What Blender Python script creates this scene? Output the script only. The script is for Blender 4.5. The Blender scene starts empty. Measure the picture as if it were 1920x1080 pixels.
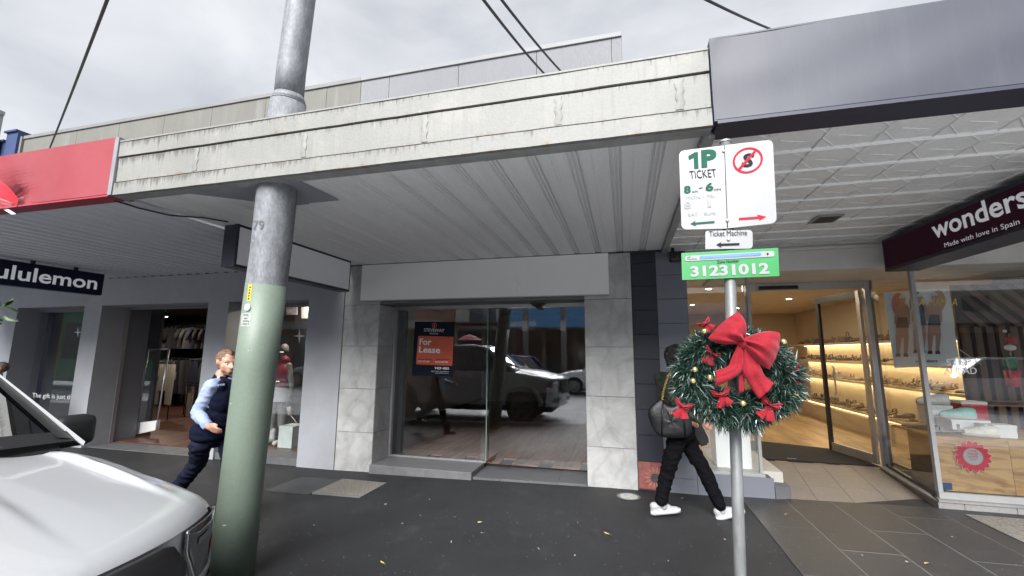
import bpy, bmesh, math, random
import numpy as np
from mathutils import Vector, Matrix
random.seed(7)
R = math.radians
scn = bpy.context.scene
COL = scn.collection

# ------------------------------------------------------------------ camera
FPX, CX, CY, EYE = 803.0, 960.0, 540.0, 1.6
_y = Vector((1171.7-CX, 661.3-CY, FPX)).normalized()
_u = Vector((math.sin(R(-1.83)), -math.cos(R(-1.83)), 0))
_z = (_u - _y*_u.dot(_y)).normalized()
_x = _y.cross(_z)
ROT = Matrix((_x, _y, _z))                      # image-frame vector -> world vector
cam_d = bpy.data.cameras.new('camera'); cam = bpy.data.objects.new('camera', cam_d); COL.objects.link(cam)
cam_d.sensor_width = 36; cam_d.lens = FPX/1920*36; cam_d.clip_start = .05; cam_d.clip_end = 2000
m3 = Matrix((ROT.col[0], -ROT.col[1], -ROT.col[2])).transposed()
cam.matrix_world = Matrix.Translation((0, 0, EYE)) @ m3.to_4x4()
scn.camera = cam

# ------------------------------------------------------------------ world, sun, exposure
w = bpy.data.worlds.new('World'); scn.world = w; w.use_nodes = True
nt = w.node_tree; N = nt.nodes; L = nt.links
bg = N['Background']; bg.inputs['Strength'].default_value = 0.05
sky = N.new('ShaderNodeTexSky'); sky.sky_type = 'NISHITA'; sky.sun_disc = False
sky.sun_elevation = R(37); sky.sun_rotation = R(190)
tc = N.new('ShaderNodeTexCoord'); mp = N.new('ShaderNodeMapping'); mp.inputs['Scale'].default_value = (1, 1, 1.9)
n1 = N.new('ShaderNodeTexNoise'); n1.inputs['Scale'].default_value = 2.6; n1.inputs['Detail'].default_value = 7; n1.inputs['Distortion'].default_value = .35
cr = N.new('ShaderNodeValToRGB'); cr.color_ramp.elements[0].position = .36; cr.color_ramp.elements[1].position = .64
cr.color_ramp.elements[0].color = (1.80, 1.85, 1.98, 1); cr.color_ramp.elements[1].color = (2.75, 2.77, 2.82, 1)
mx = N.new('ShaderNodeMix'); mx.data_type = 'RGBA'; mx.inputs[0].default_value = .93
L.new(tc.outputs['Generated'], mp.inputs['Vector']); L.new(mp.outputs[0], n1.inputs['Vector']); L.new(n1.outputs['Fac'], cr.inputs['Fac'])
L.new(sky.outputs[0], mx.inputs[6]); L.new(cr.outputs[0], mx.inputs[7]); L.new(mx.outputs[2], bg.inputs['Color'])
sun_d = bpy.data.lights.new('sun', 'SUN'); sun = bpy.data.objects.new('sun', sun_d); COL.objects.link(sun)
sun_d.energy = 1.5; sun_d.angle = R(40); sun_d.color = (1, .992, .98)
sun.rotation_euler = Vector((.02, .80, -.60)).to_track_quat('-Z', 'Y').to_euler()
scn.view_settings.view_transform = 'Standard'; scn.view_settings.look = 'None'
scn.view_settings.exposure = 2.75; scn.view_settings.gamma = 1; scn.view_settings.use_curve_mapping = False
scn.cycles.max_bounces = 10; scn.cycles.diffuse_bounces = 5; scn.cycles.transparent_max_bounces = 16
scn.cycles.sample_clamp_indirect = 4; scn.cycles.use_denoising = True
scn.cycles.caustics_reflective = False; scn.cycles.caustics_refractive = False

# ------------------------------------------------------------------ pixel -> point on a real surface
def ray(x, y): return ROT @ Vector((x-CX, y-CY, FPX))
def PY(Y): return lambda x, y: (lambda d: Vector((0, 0, EYE)) + d*(Y/d.y))(ray(x, y))
def PX(X): return lambda x, y: (lambda d: Vector((0, 0, EYE)) + d*(X/d.x))(ray(x, y))
def PZ(Z): return lambda x, y: (lambda d: Vector((0, 0, EYE)) + d*((Z-EYE)/d.z))(ray(x, y))
def gz(x):                                      # the footpath falls gently to the left
    if x < -4: return -.07
    if x < -.2: return -.07*(-.2-x)/3.8
    if x < .8: return 0.
    if x < 3: return .045*(x-.8)/2.2
    return .045

# ------------------------------------------------------------------ materials
MATS = {}
def nodes(name):
    m = bpy.data.materials.new(name); m.use_nodes = True
    return m, m.node_tree.nodes, m.node_tree.links, m.node_tree.nodes['Principled BSDF']
def lin(c): return c
def M(name, col, rough=.6, metal=0., var=.12, sc=4, bump=0., bsc=80, stretch=(1, 1, 1), rnd=False, spec=.5, coat=0., dirt=None, fine=0., alpha=None):
    if name in MATS: return MATS[name]
    m, N, L, b = nodes(name)
    tc = N.new('ShaderNodeTexCoord'); src = tc.outputs['Object']
    if rnd:
        oi = N.new('ShaderNodeObjectInfo'); vm = N.new('ShaderNodeVectorMath'); vm.operation = 'SCALE'; vm.inputs[0].default_value = (37, 53, 71)
        L.new(oi.outputs['Random'], vm.inputs['Scale']); va = N.new('ShaderNodeVectorMath'); L.new(src, va.inputs[0]); L.new(vm.outputs[0], va.inputs[1]); src = va.outputs[0]
    mp = N.new('ShaderNodeMapping'); mp.inputs['Scale'].default_value = stretch; L.new(src, mp.inputs[0])
    n = N.new('ShaderNodeTexNoise'); n.inputs['Scale'].default_value = sc; n.inputs['Detail'].default_value = 7; n.inputs['Roughness'].default_value = .62; L.new(mp.outputs[0], n.inputs['Vector'])
    r = N.new('ShaderNodeMapRange'); r.inputs[1].default_value = .3; r.inputs[2].default_value = .7; L.new(n.outputs['Fac'], r.inputs[0])
    c = N.new('ShaderNodeMix'); c.data_type = 'RGBA'; L.new(r.outputs[0], c.inputs[0])
    c.inputs[6].default_value = (*[v*(1-var) for v in col], 1); c.inputs[7].default_value = (*[min(1, v*(1+var)) for v in col], 1)
    out = c.outputs[2]
    if fine:
        f = N.new('ShaderNodeTexNoise'); f.inputs['Scale'].default_value = bsc; f.inputs['Detail'].default_value = 3; L.new(mp.outputs[0], f.inputs['Vector'])
        fr = N.new('ShaderNodeMapRange'); fr.inputs[1].default_value = .3; fr.inputs[2].default_value = .75; fr.inputs[3].default_value = 1-fine; fr.inputs[4].default_value = 1+fine; L.new(f.outputs['Fac'], fr.inputs[0])
        mu = N.new('ShaderNodeMix'); mu.data_type = 'RGBA'; mu.blend_type = 'MULTIPLY'; mu.inputs[0].default_value = 1; L.new(out, mu.inputs[6]); L.new(fr.outputs[0], mu.inputs[7]); out = mu.outputs[2]
    if dirt:
        for dc, dsc, lo, hi, dst in dirt:
            dm = N.new('ShaderNodeMapping'); dm.inputs['Scale'].default_value = dst; L.new(src, dm.inputs[0])
            dn = N.new('ShaderNodeTexNoise'); dn.inputs['Scale'].default_value = dsc; dn.inputs['Detail'].default_value = 6; dn.inputs['Roughness'].default_value = .7; L.new(dm.outputs[0], dn.inputs['Vector'])
            dr = N.new('ShaderNodeMapRange'); dr.inputs[1].default_value = lo; dr.inputs[2].default_value = hi; L.new(dn.outputs['Fac'], dr.inputs[0])
            d2 = N.new('ShaderNodeMix'); d2.data_type = 'RGBA'; L.new(dr.outputs[0], d2.inputs[0]); L.new(out, d2.inputs[6]); d2.inputs[7].default_value = (*dc, 1); out = d2.outputs[2]
    L.new(out, b.inputs['Base Color'])
    b.inputs['Metallic'].default_value = metal; b.inputs['Specular IOR Level'].default_value = spec; b.inputs['Coat Weight'].default_value = coat
    rr = N.new('ShaderNodeMapRange'); rr.inputs[3].default_value = max(0, rough-.08); rr.inputs[4].default_value = min(1, rough+.08); L.new(n.outputs['Fac'], rr.inputs[0]); L.new(rr.outputs[0], b.inputs['Roughness'])
    if bump:
        bn = N.new('ShaderNodeTexNoise'); bn.inputs['Scale'].default_value = bsc; bn.inputs['Detail'].default_value = 4; L.new(mp.outputs[0], bn.inputs['Vector'])
        bu = N.new('ShaderNodeBump'); bu.inputs['Strength'].default_value = bump; bu.inputs['Distance'].default_value = .01; L.new(bn.outputs['Fac'], bu.inputs['Height']); L.new(bu.outputs[0], b.inputs['Normal'])
    MATS[name] = m
    return m
def emit(name, col, s):
    if name in MATS: return MATS[name]
    m, N, L, b = nodes(name); b.inputs['Base Color'].default_value = (*col, 1); b.inputs['Emission Color'].default_value = (*col, 1); b.inputs['Emission Strength'].default_value = s
    MATS[name] = m; return m
def glass(name, refl, tint=(1, 1, 1), ior=1.5):
    if name in MATS: return MATS[name]
    m, N, L, b = nodes(name); N.remove(b); o = N['Material Output']
    t = N.new('ShaderNodeBsdfTransparent'); t.inputs[0].default_value = (*tint, 1)
    g = N.new('ShaderNodeBsdfGlossy'); g.inputs['Roughness'].default_value = 0.0; g.inputs[0].default_value = (.97, .98, 1, 1)
    ge = N.new('ShaderNodeNewGeometry'); dt = N.new('ShaderNodeVectorMath'); dt.operation = 'DOT_PRODUCT'; L.new(ge.outputs['Incoming'], dt.inputs[0]); L.new(ge.outputs['Normal'], dt.inputs[1])
    ab = N.new('ShaderNodeMath'); ab.operation = 'ABSOLUTE'; L.new(dt.outputs['Value'], ab.inputs[0])
    om = N.new('ShaderNodeMath'); om.operation = 'SUBTRACT'; om.inputs[0].default_value = 1; L.new(ab.outputs[0], om.inputs[1])
    pw = N.new('ShaderNodeMath'); pw.operation = 'POWER'; pw.inputs[1].default_value = 5; L.new(om.outputs[0], pw.inputs[0])
    f = N.new('ShaderNodeMath'); f.operation = 'MULTIPLY_ADD'; f.inputs[1].default_value = .8; f.inputs[2].default_value = .03; L.new(pw.outputs[0], f.inputs[0])
    a = N.new('ShaderNodeMath'); a.operation = 'ADD'; a.use_clamp = True; a.inputs[1].default_value = refl; L.new(f.outputs[0], a.inputs[0])
    mxs = N.new('ShaderNodeMixShader'); L.new(a.outputs[0], mxs.inputs[0]); L.new(t.outputs[0], mxs.inputs[1]); L.new(g.outputs[0], mxs.inputs[2]); L.new(mxs.outputs[0], o.inputs['Surface'])
    MATS[name] = m; return m
def stone(name, lo, hi, sc=2.2, rough=.45):
    m, N, L, b = nodes(name)
    tc = N.new('ShaderNodeTexCoord'); oi = N.new('ShaderNodeObjectInfo'); vm = N.new('ShaderNodeVectorMath'); vm.operation = 'SCALE'; vm.inputs[0].default_value = (17, 29, 41)
    L.new(oi.outputs['Random'], vm.inputs['Scale']); va = N.new('ShaderNodeVectorMath'); L.new(tc.outputs['Object'], va.inputs[0]); L.new(vm.outputs[0], va.inputs[1])
    n = N.new('ShaderNodeTexNoise'); n.inputs['Scale'].default_value = sc; n.inputs['Detail'].default_value = 9; n.inputs['Roughness'].default_value = .6; n.inputs['Distortion'].default_value = 1.1; L.new(va.outputs[0], n.inputs['Vector'])
    wv = N.new('ShaderNodeTexWave'); wv.inputs['Scale'].default_value = 1.1; wv.inputs['Distortion'].default_value = 16; wv.inputs['Detail'].default_value = 5; wv.inputs['Detail Scale'].default_value = 1.0; L.new(va.outputs[0], wv.inputs['Vector'])
    c1 = N.new('ShaderNodeValToRGB'); c1.color_ramp.elements[0].position = .3; c1.color_ramp.elements[1].position = .72; c1.color_ramp.elements[0].color = (*lo, 1); c1.color_ramp.elements[1].color = (*hi, 1); L.new(n.outputs['Fac'], c1.inputs[0])
    c2 = N.new('ShaderNodeValToRGB'); c2.color_ramp.elements[0].position = .0; c2.color_ramp.elements[1].position = .22; c2.color_ramp.elements[0].color = (.86, .855, .84, 1); c2.color_ramp.elements[1].color = (1, 1, 1, 1); L.new(wv.outputs['Fac'], c2.inputs[0])
    mu = N.new('ShaderNodeMix'); mu.data_type = 'RGBA'; mu.blend_type = 'MULTIPLY'; mu.inputs[0].default_value = .8; L.new(c1.outputs[0], mu.inputs[6]); L.new(c2.outputs[0], mu.inputs[7]); L.new(mu.outputs[2], b.inputs['Base Color'])
    b.inputs['Roughness'].default_value = rough
    MATS[name] = m; return m
def wood(name, a, c, sc=1.2, stretch=(1, 9, 9), rough=.45, dist=2.0, rnd=True):
    m, N, L, b = nodes(name)
    tc = N.new('ShaderNodeTexCoord'); oi = N.new('ShaderNodeObjectInfo'); vm = N.new('ShaderNodeVectorMath'); vm.operation = 'SCALE'; vm.inputs[0].default_value = (17, 29, 41) if rnd else (0, 0, 0)
    L.new(oi.outputs['Random'], vm.inputs['Scale']); va = N.new('ShaderNodeVectorMath'); L.new(tc.outputs['Object'], va.inputs[0]); L.new(vm.outputs[0], va.inputs[1])
    mp = N.new('ShaderNodeMapping'); mp.inputs['Scale'].default_value = stretch; L.new(va.outputs[0], mp.inputs[0])
    n = N.new('ShaderNodeTexNoise'); n.inputs['Scale'].default_value = sc; n.inputs['Detail'].default_value = 8; n.inputs['Distortion'].default_value = dist; L.new(mp.outputs[0], n.inputs['Vector'])
    c1 = N.new('ShaderNodeValToRGB'); c1.color_ramp.elements[0].position = .36; c1.color_ramp.elements[1].position = .60; c1.color_ramp.elements[0].color = (*a, 1); c1.color_ramp.elements[1].color = (*c, 1); L.new(n.outputs['Fac'], c1.inputs[0])
    br = N.new('ShaderNodeMapRange'); br.inputs[3].default_value = .8; br.inputs[4].default_value = 1.2; L.new(oi.outputs['Random'], br.inputs[0])
    mu = N.new('ShaderNodeMix'); mu.data_type = 'RGBA'; mu.blend_type = 'MULTIPLY'; mu.inputs[0].default_value = 1; L.new(c1.outputs[0], mu.inputs[6]); L.new(br.outputs[0], mu.inputs[7]); L.new(mu.outputs[2], b.inputs['Base Color'])
    b.inputs['Roughness'].default_value = rough
    MATS[name] = m; return m

# ------------------------------------------------------------------ scene graph helpers
def wm(o):
    return (wm(o.parent) @ o.matrix_parent_inverse if o.parent else Matrix()) @ o.matrix_basis
def link(o, parent=None, world=True):
    COL.objects.link(o)
    if parent:
        o.parent = parent
        if world: o.matrix_parent_inverse = wm(parent).inverted()
    return o
def tag(o, label, cat, group=None):
    o['label'] = label; o['category'] = cat
    if group: o['group'] = group
    return o
def thing(name, label, cat, loc=(0, 0, 0), rz=0, group=None):
    o = bpy.data.objects.new(name, None); o.location = loc; o.rotation_euler = (0, 0, rz); o.empty_display_size = .1
    COL.objects.link(o); return tag(o, label, cat, group)
def smooth(me, ang=40):
    for p in me.polygons: p.use_smooth = True
    try: me.set_sharp_from_angle(angle=R(ang))
    except Exception: pass
def mesh(name, bm, mats, sm=None):
    me = bpy.data.meshes.new(name); bmesh.ops.recalc_face_normals(bm, faces=bm.faces[:]); bm.to_mesh(me); bm.free()
    for m in (mats if isinstance(mats, (list, tuple)) else [mats]): me.materials.append(m)
    if sm: smooth(me, sm)
    return me
def obj(name, bm, mat, parent=None, world=True, sm=None, kind=None):
    me = bm if isinstance(bm, bpy.types.Mesh) else mesh(name, bm, mat, sm)
    o = bpy.data.objects.new(name, me); link(o, parent, world)
    if kind: o['kind'] = kind
    return o
def inst(name, me, loc, parent=None, rot=(0, 0, 0), sc=(1, 1, 1)):
    o = bpy.data.objects.new(name, me); o.location = loc; o.rotation_euler = rot; o.scale = sc; return link(o, parent)
def copy_tree(o, parent=None):
    c = o.copy(); COL.objects.link(c); c.parent = parent
    for ch in o.children: copy_tree(ch, c)
    return c
def box(x0, x1, y0, y1, z0, z1, bm=None, bev=0., mi=0):
    bm = bm or bmesh.new()
    t = bmesh.new()
    vs = [t.verts.new((x, y, z)) for x in (x0, x1) for y in (y0, y1) for z in (z0, z1)]
    for f in ((0, 1, 3, 2), (4, 6, 7, 5), (0, 4, 5, 1), (2, 3, 7, 6), (0, 2, 6, 4), (1, 5, 7, 3)): t.faces.new([vs[i] for i in f])
    if bev: bmesh.ops.bevel(t, geom=t.edges[:], offset=bev, segments=2, affect='EDGES', profile=.5)
    merge(bm, t, mi); return bm
def merge(bm, t, mi=0):
    d = {v: bm.verts.new(v.co) for v in t.verts}
    for f in t.faces:
        try: g = bm.faces.new([d[v] for v in f.verts]); g.material_index = mi or f.material_index; g.smooth = f.smooth
        except ValueError: pass
    t.free()
def prism(pts, off, bm=None, mi=0):             # polygon of Vectors extruded by vector off
    bm = bm or bmesh.new(); off = Vector(off)
    a = [bm.verts.new(p) for p in pts]; b = [bm.verts.new(Vector(p)+off) for p in pts]; n = len(a)
    for f in [a, b[::-1]] + [[a[i], a[(i+1) % n], b[(i+1) % n], b[i]] for i in range(n)]:
        g = bm.faces.new(f); g.material_index = mi
    return bm
def poly(pts, bm=None, mi=0):
    bm = bm or bmesh.new(); f = bm.faces.new([bm.verts.new(p) for p in pts]); f.material_index = mi; return bm
def tube(pts, rad, bm=None, n=12, caps=True, mi=0):
    bm = bm or bmesh.new(); pts = [Vector(p) for p in pts]; rs = rad if isinstance(rad, (list, tuple)) else [rad]*len(pts)
    rings = []; prev = None
    for i, p in enumerate(pts):
        d = (pts[min(i+1, len(pts)-1)]-pts[max(i-1, 0)]).normalized()
        if prev is None: a = d.orthogonal().normalized()
        else: a = (prev - d*prev.dot(d)).normalized()
        prev = a; b = d.cross(a)
        rings.append([bm.verts.new(p+(a*math.cos(2*math.pi*k/n)+b*math.sin(2*math.pi*k/n))*rs[i]) for k in range(n)])
    for i in range(len(rings)-1):
        for k in range(n):
            f = bm.faces.new((rings[i][k], rings[i][(k+1) % n], rings[i+1][(k+1) % n], rings[i+1][k])); f.smooth = True; f.material_index = mi
    if caps:
        for r in (rings[0][::-1], rings[-1]): bm.faces.new(r).material_index = mi
    return bm
def grid(rows, bm=None, mi=0, sm=True):         # rows of points -> quads
    bm = bm or bmesh.new(); V = [[bm.verts.new(p) for p in r] for r in rows]
    for i in range(len(V)-1):
        for j in range(len(V[0])-1):
            try: f = bm.faces.new((V[i][j], V[i][j+1], V[i+1][j+1], V[i+1][j])); f.smooth = sm; f.material_index = mi
            except ValueError: pass
    return bm
def ball(c, r, bm=None, u=16, v=10, mi=0, mat=None):
    bm = bm or bmesh.new(); t = bmesh.new(); bmesh.ops.create_uvsphere(t, u_segments=u, v_segments=v, radius=1)
    rr = r if isinstance(r, (tuple, list, Vector)) else (r, r, r)
    for q in t.verts:
        p = Vector((q.co.x*rr[0], q.co.y*rr[1], q.co.z*rr[2]))
        if mat: p = mat @ p
        q.co = p + Vector(c)
    for f in t.faces: f.smooth = True
    merge(bm, t, mi); return bm
def rpoly(c, rx, n=8):                          # corners c (list of Vector) rounded with radius list
    out = []
    k = len(c)
    for i, p in enumerate(c):
        r = rx[i] if isinstance(rx, (list, tuple)) else rx
        if r <= 0: out.append(p); continue
        a = (c[i-1]-p).normalized(); b = (c[(i+1) % k]-p).normalized()
        p0, p1 = p+a*r, p+b*r
        for t in range(n+1):
            s = t/n; out.append(p0*(1-s)**2 + p*2*s*(1-s) + p1*s*s)
    return out
_fc = {}
def text_mesh(s, bold=0., shear=0.):
    c = bpy.data.curves.new('t', 'FONT'); c.body = s; c.offset = bold; c.shear = shear; c.resolution_u = 3
    o = bpy.data.objects.new('t', c); COL.objects.link(o)
    dg = bpy.context.evaluated_depsgraph_get(); me = bpy.data.meshes.new_from_object(o.evaluated_get(dg))
    bpy.data.objects.remove(o); bpy.data.curves.remove(c); return me
def text3(s, bl, br, tl, mat, parent=None, name='lettering', bold=0., shear=0.):   # text box fitted to the parallelogram bl, br, tl
    me = text_mesh(s, bold, shear); n = len(me.vertices); co = np.empty(n*3); me.vertices.foreach_get('co', co); co = co.reshape(-1, 3)
    lo, hi = co.min(0), co.max(0); bl, br, tl = np.array(bl), np.array(br), np.array(tl)
    u = (co[:, 0]-lo[0])/(hi[0]-lo[0]); v = (co[:, 1]-lo[1])/(hi[1]-lo[1])
    me.vertices.foreach_set('co', (bl + u[:, None]*(br-bl) + v[:, None]*(tl-bl)).ravel()); me.update()
    me.materials.clear(); me.materials.append(mat)
    o = bpy.data.objects.new(name, me); return link(o, parent)
def tpx(s, bl, br, tl, P, mat, parent=None, **k): return text3(s, P(*bl), P(*br), P(*tl), mat, parent, **k)
def fpx(name, pts, P, mat, parent=None): return obj(name, poly([P(*p) for p in pts]), mat, parent)
def ring(c, r0, r1, u, v, n=40, bm=None):
    bm = bm or bmesh.new(); c, u, v = Vector(c), Vector(u), Vector(v)
    a = [[bm.verts.new(c+(u*math.cos(2*math.pi*k/n)+v*math.sin(2*math.pi*k/n))*r) for k in range(n)] for r in (r0, r1)]
    for k in range(n): bm.faces.new((a[0][k], a[0][(k+1) % n], a[1][(k+1) % n], a[1][k]))
    return bm
def disc(c, r, u, v, n=32, bm=None):
    c, u, v = Vector(c), Vector(u), Vector(v)
    return poly([c+(u*math.cos(2*math.pi*k/n)+v*math.sin(2*math.pi*k/n))*r for k in range(n)], bm)
def area(name, loc, size, e, col=(1, .8, .55), parent=None, rot=(0, 0, 0), sy=None):
    d = bpy.data.lights.new(name, 'AREA'); d.energy = e; d.size = size; d.color = col
    if sy: d.shape = 'RECTANGLE'; d.size_y = sy
    o = bpy.data.objects.new(name, d); o.location = loc; o.rotation_euler = rot; return link(o, parent)
XH, YH, ZH = Vector((1, 0, 0)), Vector((0, 1, 0)), Vector((0, 0, 1))
D = 5.544                                       # facade plane
DG = 5.995                                      # glass of the empty shop

# common materials
mAsph = M('asphalt', (0.02322, 0.02399, 0.02632), .62, var=.22, sc=1.2, bump=.6, bsc=220, fine=.45, spec=.4, dirt=[((.016, .016, .018), 1.6, .56, .66, (1, 1, 1)), ((.048, .048, .050), 2.2, .58, .75, (1, 1, 1)), ((.12, .12, .12), 90, .70, .76, (1, 1, 1))])
mRoad = M('road_asphalt', (.48, .49, .505), .85, var=.2, sc=1.5, bump=.6, bsc=180, fine=.3)
mConc = M('concrete', (.30, .30, .29), .85, var=.15, sc=5, bump=.3, bsc=90)
mWhite = M('white_paint', (.78, .78, .77), .45, var=.03, sc=3)
mSign = M('sign_white', (0.2344, 0.2381, 0.2457), .4, var=.03, sc=9, dirt=[((.24, .24, .24), 22, .72, .82, (1, 1, 1))])
mFrW = M('frame_white', (0.3024, 0.3062, 0.31), .45, var=.06, sc=8)
mAlu = M('aluminium', (.50, .50, .51), .38, metal=.8, var=.08, sc=12, stretch=(1, 1, .2))
mDark = M('dark_metal', (.020, .022, .028), .4, var=.1)
mBlack = M('black_plastic', (.012, .012, .014), .45, var=.15, sc=30)
mNavyText = M('sign_navy', (.010, .013, .030), .35, var=.08)
mStone = stone('travertine_tile', (.33, .33, .328), (.53, .528, .52), 3.2)
mSlab = M('bluestone', (.11, .112, .118), .6, var=.18, sc=5, bump=.25, bsc=120, rnd=True, fine=.2)
mGlass = glass('shop_glass', .035, (.97, .98, .975), 1.5)
mGlassC = glass('reflective_glass', .085, (.97, .98, .975), 1.5)
mRed = M('red_print', (.40, .012, .028), .6, var=.05, spec=.1)
mGreenT = M('green_print', (.012, .075, .048), .6, var=.05, spec=.1)
mBlackT = M('black_print', (.012, .014, .02), .6, var=.05, spec=.1)
mFaint = M('faded_print', (0.2155, 0.2192, 0.2268), .5, var=.05)

# ------------------------------------------------------------------ ground
def sheet(name, xs, ys, zf, mat, kind='structure'):
    o = obj(name, grid([[(x, y, zf(x, y)) for x in xs] for y in ys], sm=False), mat); o['kind'] = kind; return o
XS = [-60, -30, -14, -9, -4, -2.6, -1.4, -.2, .8, 1.2, 2.0, 3.0, 5, 9, 14, 30, 60]
o = obj('ground', grid([[(-600, -600, -.35), (600, -600, -.35)], [(-600, 600, -.35), (600, 600, -.35)]], sm=False), M('far_ground', (.12, .12, .11), .9)); o['kind'] = 'structure'
sheet('road', [-60, -20, 0, 20, 60], [-8.0, -3, 1.90], lambda x, y: -.13 - .012*abs(y+3)*0, mRoad)
foot = sheet('footpath', XS, [2.03, 3, 4, 5, 6.02], lambda x, y: gz(x), mAsph)
sheet('footpath', [-60, 60], [-15, -8.15], lambda x, y: 0.0, M('far_path', (.32, .32, .31), .85))
for i, (a, b) in enumerate(((1.88, 2.04), (-8.16, -8.0))):
    bm = bmesh.new()
    for k in range(len(XS)-1):
        z0, z1 = (gz(XS[k]), gz(XS[k+1])) if i == 0 else (0, 0)
        prism([(XS[k]+.002, a, z0+.004), (XS[k+1]-.002, a, z1+.004), (XS[k+1]-.002, a, -.3), (XS[k]+.002, a, -.3)], (0, b-a, 0), bm)
    o = obj('kerb', bm, mConc); o['kind'] = 'structure'
mLine = M('road_paint', (.62, .62, .60), .7, var=.2, sc=20)
for x in range(-36, 37, 6):
    o = obj('lane_marking', box(x, x+2.4, -3.06, -2.96, -.128, -.126), mLine); o['kind'] = 'structure'
# bluestone pavers at right
paving = thing('paving', 'dark bluestone paver strip in front of the shoe shop', 'paving', (3, 4.5, 0)); paving['kind'] = 'structure'
bm = bmesh.new(); me_p = {}
mPav = M('paver', (0.0356, 0.0356, 0.03715), .5, var=.16, sc=4, bump=.25, bsc=160, rnd=True, fine=.25, dirt=[((.025, .025, .027), 3, .55, .7, (1, 1, 1))])
me_p = mesh('paver', box(-.2165, .2165, -.4625, .4625, -.04, 0, bev=.0015), mPav)
mGrout = M('grout', (.15, .15, .145), .9)
for c in range(9):
    x0 = 1.2 + .44*c
    y = 2.05 + (.93*.0 if c % 2 else .47) - .93
    y0 = (4.735 if c == 0 else 4.31 if c % 2 else 4.81) - 3*.93
    for k in range(5):
        yc = y0 + .93*k + .465
        lo, hi = yc-.465, yc+.465
        hi = min(hi, 5.60); lo = max(lo, 2.05)
        if hi-lo < .05: continue
        o = inst('paver', me_p, (x0+.22, (lo+hi)/2, gz(x0+.22)+.010 + random.uniform(-.001, .001)), paving, (0, math.atan(-.0205) if 0.8 < x0+.22 < 3 else 0, 0), (1, (hi-lo)/.93, 1))
obj('joint_bed', grid([[(x, y, gz(x)+.0085) for x in (1.2, 2, 3, 5.2)] for y in (2.05, 5.60)], sm=False), mGrout, paving)
# pit lids and drain
def lid(name, x0, x1, y0, y1, mat, label, fr=mAlu, dz=0.):
    t = thing(name, label, 'pit lid', ((x0+x1)/2, (y0+y1)/2, gz(x0)))
    z = max(gz(x0), gz(x1))+dz
    obj('cover', box(x0+.014, x1-.014, y0+.014, y1-.014, z-.03, z+.006), mat, t)
    bm = bmesh.new()
    for a in ((x0, x1, y0, y0+.012), (x0, x1, y1-.012, y1), (x0, x0+.012, y0+.012, y1-.012), (x1-.012, x1, y0+.012, y1-.012)): box(a[0], a[1], a[2], a[3], z-.03, z+.008, bm)
    obj('frame', bm, fr, t); return t
mPeb = M('pebble_concrete', (0.204, 0.187, 0.1615), .9, var=.35, sc=45, bump=.9, bsc=60, fine=.3)
lid('pit_lid', -4.23, -3.62, 4.53, 5.10, M('pit_asphalt', (.05, .052, .055), .8, var=.2, bump=.6, bsc=160), 'dark asphalt filled pit lid beside the pebbled one', M('frame_dark', (.05, .05, .05), .6))
lid('pit_lid', -3.60, -2.96, 4.56, 5.13, mPeb, 'square pale pebble finish pit lid in the asphalt near stone pier', M('frame_mid', (.16, .16, .16), .6))
lid('pit_lid', 3.16, 3.95, 4.3, 5.44, mPeb, 'pale pebble pit lid set in the dark pavers', M('frame_mid', (.16, .16, .16), .6), .010)
t = thing('drain_cover', 'small round pale drain cover by the stone pier base', 'drain cover', (-.01, 5.27, gz(0)))
obj('cover', tube([(-.01, 5.27, -.02), (-.01, 5.27, .006)], .10, n=28), M('drain_pale', (.42, .42, .40), .7, var=.3, sc=30, bump=.5, bsc=60), t)
obj('rim', ring((-.01, 5.27, .005), .10, .13, XH, YH), M('rim_grey', (.14, .14, .14), .6), t)

# ------------------------------------------------------------------ centre shop
shop = thing('shop_building', 'vacant shop with grey stone tiled piers and white panelled parapet', 'building', (-2, 5.8, 0))
mRen = M('render_dark', (.10, .10, .105), .8)
obj('pier_core', box(-4.04, -3.464, D+.014, DG+.25, -.3, 2.87), mRen, shop)
obj('pier_core', box(-.474, .10, D+.014, DG+.25, -.3, 2.87), mRen, shop)
obj('lintel', box(-3.464, -.474, D+.014, DG+.25, 2.285, 2.87), M('lintel_grey', (.16, .16, .165), .6), shop)
Z = [-.12, .463, 1.066, 1.672, 2.277, 2.872]
for xa, xb in ((-4.04, -3.45), (-.487, .104)):
    for k in range(5):
        o = obj('tile', box(-.2935, .2935, -.006, .008, 0, Z[k+1]-Z[k]-.005, bev=.0015), mStone, None); o.location = ((xa+xb)/2, D+.006 + random.uniform(-.001, .001), Z[k]); o.parent = shop; o.matrix_parent_inverse = wm(shop).inverted()
for k in range(5):
    for ya, yb in ((D+.016, DG-.03),):
        if k == 4: continue
        o = obj('tile', box(-.008, .006, 0, yb-ya, 0, Z[k+1]-Z[k]-.005, bev=.0015), mStone, None); o.location = (-3.456, ya, Z[k]); o.parent = shop; o.matrix_parent_inverse = wm(shop).inverted()
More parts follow.
